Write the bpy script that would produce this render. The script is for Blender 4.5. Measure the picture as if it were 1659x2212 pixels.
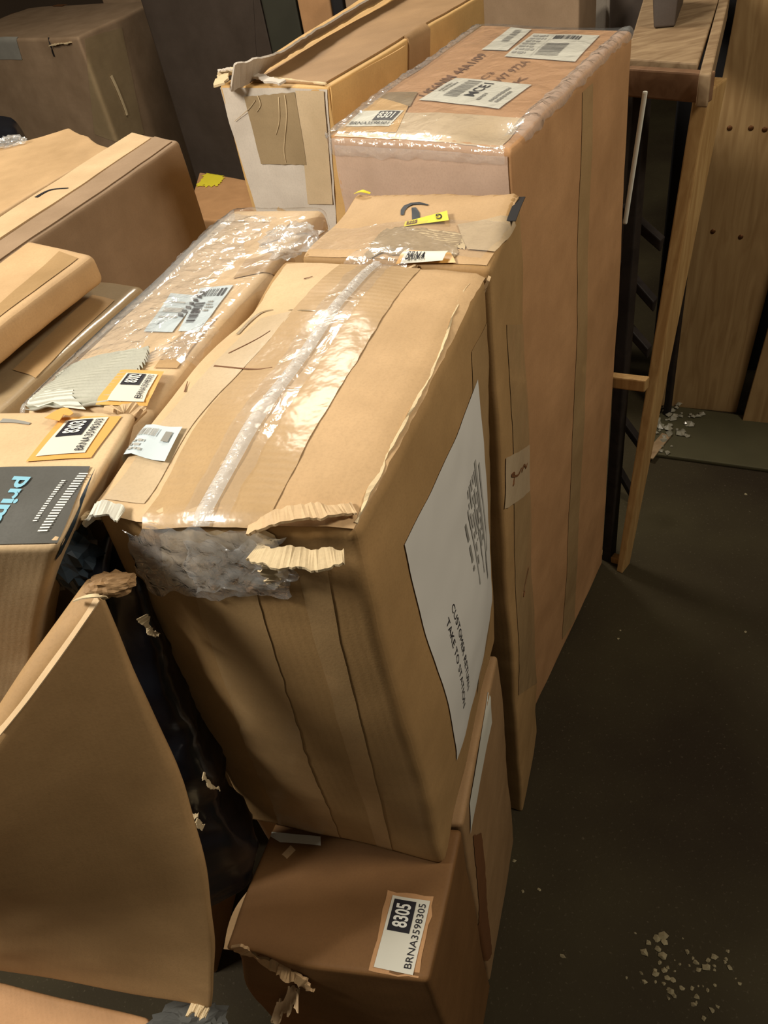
import bpy, math, random
import mathutils
from mathutils import Vector, Matrix, noise

for o in list(bpy.data.objects):
    bpy.data.objects.remove(o)
S = bpy.context.scene
COL = S.collection
IW, IH = 1659.0, 2212.0

# ---------------------------------------------------------------- camera
F_PX = 1662.0
PPX, PPY = 829.5, 1106.0
CAMH = 1.5
_d = Vector((1200 - PPX, -(2900 - PPY), -F_PX)).normalized()
UPC = -_d
FWC = Vector((0, 0, -1))
YC = (FWC - UPC * FWC.dot(UPC)).normalized()
XC = YC.cross(UPC)
ROT = Matrix((XC, YC, UPC))            # camera vector -> world vector
CAM = Vector((0, 0, CAMH))
cd = bpy.data.cameras.new('camera')
cam = bpy.data.objects.new('camera', cd)
COL.objects.link(cam)
cam.matrix_world = Matrix.Translation(CAM) @ ROT.to_4x4()
cd.sensor_fit = 'HORIZONTAL'
cd.sensor_width = 36
cd.lens = 36 * F_PX / IW
cd.clip_start = 0.02
S.camera = cam

# ---------------------------------------------------------------- light
S.view_settings.view_transform = 'Standard'
S.view_settings.look = 'None'
S.view_settings.gamma = 1
S.view_settings.use_curve_mapping = False
S.view_settings.exposure = 0.0
w = bpy.data.worlds.new('world')
S.world = w
w.use_nodes = True
bg = w.node_tree.nodes['Background']
bg.inputs[0].default_value = (1.0, 0.86, 0.66, 1)
bg.inputs[1].default_value = 0.10


def area(name, loc, target, size, power, col, sy=None):
    l = bpy.data.lights.new(name, 'AREA')
    l.size = size
    if sy:
        l.shape = 'RECTANGLE'
        l.size_y = sy
    l.energy = power
    l.color = col
    o = bpy.data.objects.new(name, l)
    COL.objects.link(o)
    o.location = loc
    o.rotation_euler = (Vector(target) - Vector(loc)).to_track_quat('-Z', 'Y').to_euler()
    return o


area('hanging_lamp', (-1.4, 0.45, 2.3), (0.0, 0.8, 0.9), 0.4, 40, (1.0, 0.93, 0.82))
area('hanging_lamp', (1.3, 0.1, 2.6), (0.2, 0.9, 0.8), 0.4, 25, (1.0, 0.88, 0.72))
area('hanging_lamp', (-0.1, 2.7, 2.8), (0.1, 1.4, 0.9), 0.5, 34, (1.0, 0.90, 0.76))  # unseen lamp placed behind the boxes to brighten their tops
area('hanging_lamp', (-1.9, 1.2, 2.8), (-1.4, 3.2, 0.6), 0.4, 26, (1.0, 0.88, 0.72))  # unseen lamp added to brighten the boxes at the back left


# ---------------------------------------------------------------- helpers
def ray(px, py):
    return (ROT @ Vector((px - PPX, -(py - PPY), -F_PX))).normalized()


def at(px, py, z):
    r = ray(px, py)
    return CAM + r * ((z - CAMH) / r.z)


def on_plane(px, py, p0, n):
    r = ray(px, py)
    return CAM + r * ((Vector(p0) - CAM).dot(n) / r.dot(n))


def proj(p):
    c = ROT.transposed() @ (p - CAM)
    return PPX + F_PX * c.x / -c.z, PPY - F_PX * c.y / -c.z


def tag(o, label=None, cat=None, group=None, kind=None):
    if label: o['label'] = label
    if cat: o['category'] = cat
    if group: o['group'] = group
    if kind: o['kind'] = kind
    return o


def empty(name, loc, label, cat, group=None):
    o = bpy.data.objects.new(name, None)
    COL.objects.link(o)
    o.location = loc
    o.empty_display_size = 0.05
    return tag(o, label, cat, group)


def base_of(o):
    b = Vector((0, 0, 0))
    while o is not None:
        b += o.location
        o = o.parent
    return b


def obj(name, verts, faces, m, parent=None, uvs=None, smooth=True, label=None):
    """one mesh object from world-space vertices"""
    me = bpy.data.meshes.new(name)
    b = base_of(parent) if parent else Vector((0, 0, 0))
    me.from_pydata([tuple(Vector(v) - b) for v in verts], [], faces)
    if uvs:
        ul = me.uv_layers.new(name='UVMap')
        for lp in me.loops:
            ul.data[lp.index].uv = uvs[lp.vertex_index]
    if smooth:
        for p in me.polygons:
            p.use_smooth = True
    me.materials.append(m)
    me.validate()
    me.update()
    o = bpy.data.objects.new(name, me)
    COL.objects.link(o)
    if parent:
        o.parent = parent
    if label:
        o['label'] = label
    return o


# ---------------------------------------------------------------- materials
def srgb(r, g, b):
    def f(c):
        c /= 255.0
        return c / 12.92 if c <= 0.04045 else ((c + 0.055) / 1.055) ** 2.4
    return (f(r), f(g), f(b), 1)


def nm(name):
    m = bpy.data.materials.new(name)
    m.use_nodes = True
    nt = m.node_tree
    return m, nt, nt.nodes['Principled BSDF'], nt.nodes['Material Output']


def node(nt, t, **k):
    n = nt.nodes.new(t)
    for a, v in k.items():
        if a.startswith('i_'):
            n.inputs[a[2:].replace('_', ' ')].default_value = v
        else:
            setattr(n, a, v)
    return n


def mixcol(nt, fac, a, b, mode='MIX'):
    n = nt.nodes.new('ShaderNodeMix')
    n.data_type = 'RGBA'
    n.blend_type = mode
    for s, v in ((n.inputs[0], fac), (n.inputs[6], a), (n.inputs[7], b)):
        if hasattr(v, 'is_linked') or isinstance(v, bpy.types.NodeSocket):
            nt.links.new(v, s)
        else:
            s.default_value = v
    return n.outputs[2]


def mathn(nt, op, a, b=0.0):
    n = nt.nodes.new('ShaderNodeMath')
    n.operation = op
    for s, v in ((n.inputs[0], a), (n.inputs[1], b)):
        if isinstance(v, bpy.types.NodeSocket):
            nt.links.new(v, s)
        else:
            s.default_value = v
    return n.outputs[0]


def ramp(nt, src, p0, p1, c0=(0, 0, 0, 1), c1=(1, 1, 1, 1)):
    n = nt.nodes.new('ShaderNodeValToRGB')
    n.color_ramp.elements[0].position = p0
    n.color_ramp.elements[1].position = p1
    n.color_ramp.elements[0].color = c0
    n.color_ramp.elements[1].color = c1
    nt.links.new(src, n.inputs[0])
    return n.outputs[0]


def card(name, col, dark=None, rough=0.62, corr=0.0, corr_axis='X', spec=0.25, bump=0.25, var=0.10, coat=0.0):
    """corrugated cardboard: fibre grain, blotchy tone, faint flute ribs in the UV metre frame"""
    m, nt, bs, out = nm(name)
    tc = node(nt, 'ShaderNodeTexCoord')
    n1 = node(nt, 'ShaderNodeTexNoise', i_Scale=9.0, i_Detail=4.0, i_Roughness=0.6)
    n2 = node(nt, 'ShaderNodeTexNoise', i_Scale=420.0, i_Detail=2.0)
    mp = node(nt, 'ShaderNodeMapping')
    mp.inputs['Scale'].default_value = (3, 3, 26) if corr_axis == 'X' else (26, 3, 3)
    n3 = node(nt, 'ShaderNodeTexNoise', i_Scale=3.0, i_Detail=3.0)
    for n in (n1, n2):
        nt.links.new(tc.outputs['Object'], n.inputs['Vector'])
    nt.links.new(tc.outputs['Object'], mp.inputs[0])
    nt.links.new(mp.outputs[0], n3.inputs['Vector'])
    c = Vector(col[:3])
    d = Vector(dark[:3]) if dark else Vector((c.x * (1 - 2 * var), c.y * (1 - 2.2 * var), c.z * (1 - 2.5 * var)))
    lite = Vector((min(1, c.x * (1 + var)), min(1, c.y * (1 + var)), min(1, c.z * (1 + var * 1.1))))
    a = mixcol(nt, ramp(nt, n1.outputs[0], 0.3, 0.72), (*d, 1), (*lite, 1))
    a = mixcol(nt, mathn(nt, 'MULTIPLY', ramp(nt, n3.outputs[0], 0.45, 0.7), 0.35), a, (*(c * 0.86), 1))
    a = mixcol(nt, mathn(nt, 'MULTIPLY', ramp(nt, n2.outputs[0], 0.45, 0.75), 0.22), a, (*(c * 0.6), 1))
    h = mathn(nt, 'MULTIPLY', n2.outputs[0], 0.35)
    if corr > 0:
        wv = node(nt, 'ShaderNodeTexWave', wave_type='BANDS', bands_direction=corr_axis, i_Scale=42.0,
                  i_Distortion=0.6, i_Detail=1.5)
        wv.inputs['Detail Scale'].default_value = 2.0
        nt.links.new(tc.outputs['UV'], wv.inputs['Vector'])
        h = mathn(nt, 'ADD', h, mathn(nt, 'MULTIPLY', wv.outputs[1], corr))
        a = mixcol(nt, mathn(nt, 'MULTIPLY', wv.outputs[1], 0.12 * min(1, corr * 2)), a, (*(c * 0.7), 1))
    bp = node(nt, 'ShaderNodeBump', i_Strength=bump, i_Distance=0.0012)
    nt.links.new(h, bp.inputs['Height'])
    nt.links.new(bp.outputs[0], bs.inputs['Normal'])
    nt.links.new(a, bs.inputs['Base Color'])
    bs.inputs['Roughness'].default_value = rough
    bs.inputs['Specular IOR Level'].default_value = spec
    if coat:
        bs.inputs['Coat Weight'].default_value = coat
        bs.inputs['Coat Roughness'].default_value = 0.18
        b2 = node(nt, 'ShaderNodeBump', i_Strength=0.35, i_Distance=0.004)
        n4 = node(nt, 'ShaderNodeTexNoise', i_Scale=38.0, i_Detail=3.0)
        nt.links.new(tc.outputs['Object'], n4.inputs['Vector'])
        nt.links.new(n4.outputs[0], b2.inputs['Height'])
        nt.links.new(b2.outputs[0], bs.inputs['Coat Normal'])
    return m


def plain(name, col, rough=0.6, spec=0.3, var=0.1, scale=30, bump=0.1, metal=0):
    m, nt, bs, out = nm(name)
    tc = node(nt, 'ShaderNodeTexCoord')
    n1 = node(nt, 'ShaderNodeTexNoise', i_Scale=float(scale), i_Detail=4.0)
    nt.links.new(tc.outputs['Object'], n1.inputs['Vector'])
    c = Vector(col[:3])
    a = mixcol(nt, n1.outputs[0], (*(c * (1 - var)), 1), (*(c * (1 + var)), 1))
    nt.links.new(a, bs.inputs['Base Color'])
    bp = node(nt, 'ShaderNodeBump', i_Strength=bump, i_Distance=0.002)
    nt.links.new(n1.outputs[0], bp.inputs['Height'])
    nt.links.new(bp.outputs[0], bs.inputs['Normal'])
    bs.inputs['Roughness'].default_value = rough
    bs.inputs['Specular IOR Level'].default_value = spec
    bs.inputs['Metallic'].default_value = metal
    return m


def film(name, tint=(1, 1, 1, 1), haze=0.06, scale=55.0, strength=0.6, stretch=(1, 1, 1), gain=1.0):
    """clear wrinkled stretch film / packing tape"""
    m, nt, bs, out = nm(name)
    nt.nodes.remove(bs)
    tc = node(nt, 'ShaderNodeTexCoord')
    mp = node(nt, 'ShaderNodeMapping')
    mp.inputs['Scale'].default_value = stretch
    nt.links.new(tc.outputs['UV'], mp.inputs[0])
    n1 = node(nt, 'ShaderNodeTexNoise', i_Scale=scale, i_Detail=3.0, i_Distortion=0.8)
    nt.links.new(mp.outputs[0], n1.inputs['Vector'])
    vo = node(nt, 'ShaderNodeTexVoronoi', feature='DISTANCE_TO_EDGE', i_Scale=scale * 0.45)
    nt.links.new(mp.outputs[0], vo.inputs['Vector'])
    h = mathn(nt, 'ADD', n1.outputs[0], mathn(nt, 'MULTIPLY', ramp(nt, vo.outputs[0], 0.0, 0.2), 0.4))
    bp = node(nt, 'ShaderNodeBump', i_Strength=strength, i_Distance=0.006)
    nt.links.new(h, bp.inputs['Height'])
    tr = node(nt, 'ShaderNodeBsdfTransparent', i_Color=tint)
    gl = node(nt, 'ShaderNodeBsdfGlossy', i_Roughness=0.14, i_Color=(1, 1, 1, 1))
    df = node(nt, 'ShaderNodeBsdfDiffuse', i_Color=(0.85, 0.87, 0.86, 1))
    nt.links.new(bp.outputs[0], gl.inputs['Normal'])
    ge = node(nt, 'ShaderNodeNewGeometry')
    dt = nt.nodes.new('ShaderNodeVectorMath')
    dt.operation = 'DOT_PRODUCT'
    nt.links.new(ge.outputs['Incoming'], dt.inputs[0])
    nt.links.new(bp.outputs[0], dt.inputs[1])
    fz = mathn(nt, 'POWER', mathn(nt, 'SUBTRACT', 1.0, mathn(nt, 'ABSOLUTE', dt.outputs['Value'])), 4.0)
    fres = mathn(nt, 'ADD', mathn(nt, 'MULTIPLY', fz, 0.55), 0.05)
    m1 = nt.nodes.new('ShaderNodeMixShader')
    m1.inputs[0].default_value = haze
    nt.links.new(tr.outputs[0], m1.inputs[1])
    nt.links.new(df.outputs[0], m1.inputs[2])
    m2 = nt.nodes.new('ShaderNodeMixShader')
    nt.links.new(mathn(nt, 'MULTIPLY', fres, gain), m2.inputs[0])
    nt.links.new(m1.outputs[0], m2.inputs[1])
    nt.links.new(gl.outputs[0], m2.inputs[2])
    nt.links.new(m2.outputs[0], out.inputs['Surface'])
    return m


def wood(name, col, dark, scale=(2, 2, 30), knots=False, rough=0.6):
    m, nt, bs, out = nm(name)
    tc = node(nt, 'ShaderNodeTexCoord')
    mp = node(nt, 'ShaderNodeMapping')
    mp.inputs['Scale'].default_value = scale
    nt.links.new(tc.outputs['Object'], mp.inputs[0])
    n1 = node(nt, 'ShaderNodeTexNoise', i_Scale=3.0, i_Detail=5.0, i_Distortion=1.2)
    nt.links.new(mp.outputs[0], n1.inputs['Vector'])
    n2 = node(nt, 'ShaderNodeTexNoise', i_Scale=5.0, i_Detail=2.0)
    nt.links.new(tc.outputs['Object'], n2.inputs['Vector'])
    a = mixcol(nt, ramp(nt, n1.outputs[0], 0.35, 0.7), dark, col)
    a = mixcol(nt, mathn(nt, 'MULTIPLY', ramp(nt, n2.outputs[0], 0.5, 0.7), 0.4), a, dark)
    nt.links.new(a, bs.inputs['Base Color'])
    bp = node(nt, 'ShaderNodeBump', i_Strength=0.3, i_Distance=0.001)
    nt.links.new(n1.outputs[0], bp.inputs['Height'])
    nt.links.new(bp.outputs[0], bs.inputs['Normal'])
    bs.inputs['Roughness'].default_value = rough
    bs.inputs['Specular IOR Level'].default_value = 0.25
    return m


M = {}
M['kraft'] = card('kraft_cardboard', srgb(196, 164, 122), corr=0.1)
M['kraft_side'] = card('tan_brown_side_board', srgb(172, 138, 92), corr=0.12)
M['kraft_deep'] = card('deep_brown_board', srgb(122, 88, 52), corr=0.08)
M['kraft_lean'] = card('mid_brown_board', srgb(176, 142, 98), corr=0.05)
M['kraft_pale'] = card('pale_kraft_cardboard', srgb(208, 180, 140), corr=0.08)
M['kraft_gold'] = card('golden_kraft_cardboard', srgb(204, 166, 108), corr=0.2)
M['kraft_orange'] = card('orange_kraft_cardboard', srgb(190, 146, 102), corr=0.2)
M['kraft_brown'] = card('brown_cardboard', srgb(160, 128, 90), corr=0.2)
M['kraft_dim'] = card('dusty_cardboard', srgb(158, 134, 108), corr=0.1, spec=0.15)
M['kraft_dark'] = card('dark_brown_cardboard', srgb(76, 66, 58), corr=0.1)  # brown darkened further to put the shade at the back into it
M['inner'] = card('raw_torn_board', srgb(214, 194, 156), rough=0.8, spec=0.1, bump=0.5)
M['white_board'] = card('white_lined_board', srgb(204, 194, 180), var=0.06, corr=0.15)
M['grey_pink'] = card('greyish_pink_board', srgb(188, 162, 142), var=0.08)
M['tape'] = card('brown_packing_tape', srgb(180, 148, 104), rough=0.4, var=0.08, coat=0.6)
M['tape_ribbed'] = card('ribbed_packing_tape', srgb(184, 154, 112), rough=0.5, var=0.08, coat=0.3, corr=0.35, corr_axis='Y')
M['tape_pale'] = card('pale_packing_tape', srgb(204, 182, 148), rough=0.4, var=0.08, coat=0.5)
M['tape_dark'] = card('grey_brown_packing_tape', srgb(158, 138, 106), rough=0.35, var=0.08, coat=0.6)
M['film'] = film('stretch_film', strength=0.35, haze=0.05, scale=40)
M['film_haze'] = film('hazy_stretch_film', strength=0.5, haze=0.16, scale=60, gain=1.4)
M['film_crumple'] = film('crumpled_clear_tape', strength=0.5, haze=0.10, scale=55, gain=1.3)
M['film_front'] = film('crumpled_clear_film_fold', strength=0.7, haze=0.2, scale=60, gain=2.6)
M['seam'] = film('wrinkled_clear_tape_ridge', strength=0.4, haze=0.4, scale=90, gain=1.0, stretch=(1, 4, 1))
M['paper'] = plain('label_paper', srgb(212, 210, 196), rough=0.45, var=0.03, bump=0.03)
M['paper_blue'] = plain('bluish_label_paper', srgb(196, 208, 212), rough=0.35, var=0.05, bump=0.05)
M['paper_sheet'] = plain('printed_sheet_paper', srgb(214, 212, 204), rough=0.6, var=0.02, bump=0.03)
M['ink'] = plain('black_ink', srgb(34, 32, 38), rough=0.5, var=0.1)
M['ink_grey'] = plain('grey_ink', srgb(140, 138, 130), rough=0.6, var=0.1)
M['ink_faint'] = plain('faint_grey_ink', srgb(168, 166, 158), rough=0.6, var=0.05)
M['ink_brown'] = plain('brown_print_ink', srgb(112, 74, 44), rough=0.6, var=0.1)
M['ink_white'] = plain('white_ink', srgb(222, 222, 214), rough=0.5, var=0.03)
M['ink_blue'] = plain('light_blue_ink', srgb(134, 186, 206), rough=0.35, var=0.06)
M['orange_sticker'] = plain('orange_sticker_film', srgb(216, 166, 92), rough=0.3, var=0.08, spec=0.5)
M['yellow'] = plain('yellow_tape', srgb(228, 214, 60), rough=0.4, var=0.06)
M['navy'] = plain('blue_black_print', srgb(40, 50, 58), rough=0.4, var=0.15)
M['grey_tape'] = card('dark_grey_printed_tape', srgb(92, 92, 88), rough=0.3, var=0.12, coat=0.7, spec=0.5)
M['flute'] = card('exposed_grey_flutes', srgb(178, 178, 164), rough=0.7, var=0.08)
M['flute_tan'] = card('exposed_tan_flutes', srgb(170, 150, 118), rough=0.8, var=0.2)
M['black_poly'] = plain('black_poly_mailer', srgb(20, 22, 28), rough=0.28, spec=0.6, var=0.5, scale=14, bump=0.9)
M['grey_foam'] = plain('grey_foam', srgb(84, 84, 80), rough=0.8, var=0.15)
M['dark_green'] = plain('dark_green_panel', srgb(58, 58, 48), rough=0.6, var=0.2, scale=8)
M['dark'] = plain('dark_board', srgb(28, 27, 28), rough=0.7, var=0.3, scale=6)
M['wood'] = wood('pale_pine', srgb(186, 152, 100), srgb(162, 126, 78), scale=(20, 20, 2))
M['wood_red'] = wood('reddish_pine', srgb(138, 106, 78), srgb(112, 82, 58), scale=(4, 9, 9))
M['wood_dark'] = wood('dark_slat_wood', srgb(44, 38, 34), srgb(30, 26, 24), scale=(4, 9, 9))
M['wood_grey'] = wood('dusty_plywood', srgb(160, 136, 104), srgb(128, 104, 76), scale=(4, 12, 12))
M['plank'] = wood('golden_plywood', srgb(172, 142, 98), srgb(146, 116, 76), scale=(14, 14, 1.5))
M['chip'] = plain('pale_crumbs', srgb(150, 140, 110), rough=0.8, var=0.3)
M['screw'] = plain('rusty_screw', srgb(96, 62, 34), rough=0.5, metal=0.6)
M['wallm'] = plain('dim_wall_paint', srgb(66, 54, 42), rough=0.9, var=0.3, scale=2)


def floor_mat():
    m, nt, bs, out = nm('dusty_dark_floor')
    tc = node(nt, 'ShaderNodeTexCoord')
    n1 = node(nt, 'ShaderNodeTexNoise', i_Scale=2.2, i_Detail=5.0)
    n2 = node(nt, 'ShaderNodeTexNoise', i_Scale=160.0, i_Detail=3.0)
    for n in (n1, n2):
        nt.links.new(tc.outputs['Object'], n.inputs['Vector'])
    a = mixcol(nt, ramp(nt, n1.outputs[0], 0.35, 0.75), srgb(46, 38, 26), srgb(68, 62, 42))
    a = mixcol(nt, mathn(nt, 'MULTIPLY', ramp(nt, n2.outputs[0], 0.62, 0.78), 0.4), a, srgb(110, 100, 82))
    nt.links.new(a, bs.inputs['Base Color'])
    bs.inputs['Roughness'].default_value = 0.75
    bs.inputs['Specular IOR Level'].default_value = 0.15
    bp = node(nt, 'ShaderNodeBump', i_Strength=0.3, i_Distance=0.002)
    nt.links.new(n2.outputs[0], bp.inputs['Height'])
    nt.links.new(bp.outputs[0], bs.inputs['Normal'])
    return m


M['floor'] = floor_mat()


# ---------------------------------------------------------------- the carton
class Carton:
    """A crushed cardboard box: eight corners, rounded edges, one continuous dented surface.
    Faces are addressed as top / front / back / left / right in the box's own metre frame, and tape,
    labels and flaps are laid on that surface as parts."""

    def __init__(s, name, label, top, z1, z0, m, bot=None, r=0.006, amp=0.003, freq=7.0, bulge=0.0,
                 seed=0, dents=(), cat='box', group=None, ztop=None, res=0.014, zbot=None, body='carton_body'):
        zt = ztop or [z1] * 4
        zb = zbot or [z0] * 4
        bot = bot or top
        s.T = [Vector((p[0], p[1], zt[i])) for i, p in enumerate(top)]     # NL NR FR FL
        s.B = [Vector((p[0], p[1], zb[i])) for i, p in enumerate(bot)]
        L = lambda a, b: (a - b).length
        s.H = Vector(((L(s.T[0], s.T[1]) + L(s.T[3], s.T[2])) / 4, (L(s.T[0], s.T[3]) + L(s.T[1], s.T[2])) / 4,
                      (L(s.T[0], s.B[0]) + L(s.T[1], s.B[1])) / 4))
        s.r, s.amp, s.freq, s.bulge, s.seed = r, amp, freq, bulge, seed
        s.dents = [(Vector(c), rr, Vector(v)) for c, rr, v in dents]
        c = sum(s.B, Vector()) / 4
        c.z = min(p.z for p in s.B)
        s.root = empty(name, c, label, cat, group)
        s.body = s._body(body, m, res)

    def tri(s, p):
        u, v, w_ = (p.x / s.H.x + 1) / 2, (p.y / s.H.y + 1) / 2, (p.z / s.H.z + 1) / 2
        def q(C):
            return C[0] * (1 - u) * (1 - v) + C[1] * u * (1 - v) + C[2] * u * v + C[3] * (1 - u) * v
        return q(s.B) * (1 - w_) + q(s.T) * w_

    AX = {'top': (0, 1, 2, 1), 'bottom': (0, 1, 2, -1), 'front': (0, 2, 1, -1), 'back': (0, 2, 1, 1),
          'left': (1, 2, 0, -1), 'right': (1, 2, 0, 1)}

    def surf(s, face, p, q, off=0.0, rough=True):
        a, b, n, sg = s.AX[face]
        P = [0.0, 0.0, 0.0]
        P[a], P[b], P[n] = p, q, sg * s.H[n]
        for i in (a, b):                                     # fold over an edge
            if abs(P[i]) > s.H[i]:
                e = abs(P[i]) - s.H[i]
                P[i] = math.copysign(s.H[i], P[i])
                P[n] -= sg * e
        P = Vector(P)
        Q = Vector([max(-(s.H[i] - s.r), min(s.H[i] - s.r, P[i])) for i in range(3)])
        d = P - Q
        l = d.length
        d = d / l if l > 1e-9 else Vector([sg if i == n else 0 for i in range(3)])
        X = Q + d * (s.r + off)
        if rough:
            if s.bulge:
                for k in range(3):
                    f = 1.0
                    for j in range(3):
                        if j != k:
                            f *= max(0.0, 1 - (X[j] / s.H[j]) ** 2)
                    X[k] += s.bulge * f * X[k] / s.H[k]
            so = Vector((s.seed * 3.1, s.seed * 1.7, s.seed * 0.9))
            nv = noise.noise_vector(X * s.freq + so)
            n2 = noise.noise_vector(X * s.freq * 4.3 + so)
            X = X + nv * s.amp + n2 * (s.amp * 0.22)
            for c, rr, v in s.dents:
                dd = (X - c).length_squared / (rr * rr)
                if dd < 9:
                    X = X + v * math.exp(-dd)
        return s.tri(X)

    def _body(s, name, m, res):
        verts, faces, uvs, key = [], [], [], {}
        def ticks(h):
            n = max(4, int(2 * h / res))
            t = [-h + 2 * h * i / n for i in range(n + 1)]
            e = [-h + s.r * k for k in (0.35, 0.75, 1.2)]
            t = sorted(set([round(x, 6) for x in t if abs(x) < h - s.r * 1.3] + [-h, h] + e + [-x for x in e]))
            return t
        tk = [ticks(s.H[i]) for i in range(3)]
        for f, (a, b, n, sg) in s.AX.items():
            ids = []
            for y in tk[b]:
                row = []
                for x in tk[a]:
                    verts.append(s.surf(f, x, y))
                    uvs.append((x, y))
                    row.append(len(verts) - 1)
                ids.append(row)
            flip = (f in ('top', 'front', 'right'))
            for j in range(len(ids) - 1):
                for i in range(len(ids[0]) - 1):
                    q = [ids[j][i], ids[j][i + 1], ids[j + 1][i + 1], ids[j + 1][i]]
                    faces.append(q if flip else q[::-1])
        o = obj(name, verts, faces, m, s.root, uvs)
        return o

    def loc(s, face, px, py):
        """surface coordinates of the spot seen at a pixel of the photograph"""
        p = q = 0.0
        for _ in range(12):
            f0 = proj(s.surf(face, p, q, 0, False))
            h = 1e-4
            fa = proj(s.surf(face, p + h, q, 0, False))
            fb = proj(s.surf(face, p, q + h, 0, False))
            a11, a21 = (fa[0] - f0[0]) / h, (fa[1] - f0[1]) / h
            a12, a22 = (fb[0] - f0[0]) / h, (fb[1] - f0[1]) / h
            det = a11 * a22 - a12 * a21
            if abs(det) < 1e-6:
                break
            ex, ey = px - f0[0], py - f0[1]
            dp = (ex * a22 - ey * a12) / det
            dq = (ey * a11 - ex * a21) / det
            k = min(1.0, 0.15 / max(1e-9, math.hypot(dp, dq)))
            p += dp * k
            q += dq * k
        return (p, q)

    def quad(s, face, pts):
        return [s.loc(face, *p) for p in pts]

    def patch(s, name, face, Q, m, off=0.0006, thick=0.0006, res=0.01, rag=0.0, hf=None, parent=None, label=None,
              lift=None, seed=1, shape=None):
        """thin closed sheet over quad Q (BL, BR, TR, TL in face metres); rag = torn edge, hf = height, lift = extra offset"""
        W = ((Vector(Q[1]) - Vector(Q[0])).length + (Vector(Q[2]) - Vector(Q[3])).length) / 2
        Hh = ((Vector(Q[3]) - Vector(Q[0])).length + (Vector(Q[2]) - Vector(Q[1])).length) / 2
        nu, nv = max(2, int(W / res)), max(2, int(Hh / res))
        verts, uvs, faces = [], [], []
        for layer in (0, 1):
            for j in range(nv + 1):
                for i in range(nu + 1):
                    u, v = i / nu, j / nv
                    u2, v2 = u, v
                    if rag:
                        e = noise.noise(Vector((u * W * 60, v * Hh * 60, seed * 7.0)))
                        e2 = noise.noise(Vector((v * Hh * 70, u * W * 70, seed * 5.0)))
                        ku = (abs(u - 0.5) * 2) ** 6
                        kv = (abs(v - 0.5) * 2) ** 6
                        u2 += e * rag / W * ku
                        v2 += e2 * rag / Hh * kv
                    if shape:
                        u2, v2 = shape(u2, v2)
                    P = [Q[0][k] * (1 - u2) * (1 - v2) + Q[1][k] * u2 * (1 - v2) + Q[2][k] * u2 * v2 + Q[3][k] * (1 - u2) * v2
                         for k in (0, 1)]
                    o_ = off
                    if hf: o_ += hf(u, v)
                    if lift: o_ += lift(u, v)
                    verts.append(s.surf(face, P[0], P[1], o_ + (thick if layer else 0)))
                    uvs.append((u * W, v * Hh))
        n1 = (nu + 1) * (nv + 1)
        idx = lambda l, i, j: l * n1 + j * (nu + 1) + i
        for j in range(nv):
            for i in range(nu):
                faces.append([idx(1, i, j), idx(1, i + 1, j), idx(1, i + 1, j + 1), idx(1, i, j + 1)])
                faces.append([idx(0, i, j + 1), idx(0, i + 1, j + 1), idx(0, i + 1, j), idx(0, i, j)])
        if thick < 0.001:
            keep = [[v - n1 for v in f] for f in faces[0::2]]
            return obj(name, verts[n1:], keep, m, parent or s.root, uvs[n1:], smooth=True, label=label)
        rim = [(i, 0) for i in range(nu)] + [(nu, j) for j in range(nv)] + [(i, nv) for i in range(nu, 0, -1)] + [(0, j) for j in range(nv, 0, -1)]
        b0 = len(verts)
        for (i, j) in rim:
            for l in (0, 1):
                verts.append(verts[idx(l, i, j)])
                uvs.append(uvs[idx(l, i, j)])
        R = len(rim)
        for k in range(R):
            k2 = (k + 1) % R
            faces.append([b0 + 2 * k, b0 + 2 * k2, b0 + 2 * k2 + 1, b0 + 2 * k + 1])
        return obj(name, verts, faces, m, parent or s.root, uvs, smooth=True, label=label)

    def sheet1(s, name, face, Q, m, off=0.002, res=0.006, hf=None, parent=None, label=None, rag=0.0, seed=1):
        """single-layer film sheet (so light passes it once)"""
        W = (Vector(Q[1]) - Vector(Q[0])).length
        Hh = (Vector(Q[3]) - Vector(Q[0])).length
        nu, nv = max(2, int(W / res)), max(2, int(Hh / res))
        verts, uvs, faces = [], [], []
        for j in range(nv + 1):
            for i in range(nu + 1):
                u, v = i / nu, j / nv
                u2, v2 = u, v
                if rag:
                    u2 += noise.noise(Vector((u * W * 50, v * Hh * 50, seed * 7.0))) * rag / W * (abs(u - .5) * 2) ** 6
                    v2 += noise.noise(Vector((v * Hh * 50, u * W * 50, seed * 5.0))) * rag / Hh * (abs(v - .5) * 2) ** 6
                P = [Q[0][k] * (1 - u2) * (1 - v2) + Q[1][k] * u2 * (1 - v2) + Q[2][k] * u2 * v2 + Q[3][k] * (1 - u2) * v2
                     for k in (0, 1)]
                verts.append(s.surf(face, P[0], P[1], off + (hf(u, v) if hf else 0)))
                uvs.append((u * W, v * Hh))
        for j in range(nv):
            for i in range(nu):
                a = j * (nu + 1) + i
                faces.append([a, a + 1, a + nu + 2, a + nu + 1])
        return obj(name, verts, faces, m, parent or s.root, uvs, label=label)

    # print on a label: everything in the label's (s,t) frame
    def rects(s, name, face, Q, R, m, off, parent):
        verts, faces = [], []
        for (s0, t0, s1, t1) in R:
            nu = max(1, int((s1 - s0) * 8))
            nv = max(1, int((t1 - t0) * 8))
            b = len(verts)
            for j in range(nv + 1):
                for i in range(nu + 1):
                    verts.append(s.st(face, Q, s0 + (s1 - s0) * i / nu, t0 + (t1 - t0) * j / nv, off))
            for j in range(nv):
                for i in range(nu):
                    a = b + j * (nu + 1) + i
                    faces.append([a, a + 1, a + nu + 2, a + nu + 1])
        return obj(name, verts, faces, m, parent, smooth=False)

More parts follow.
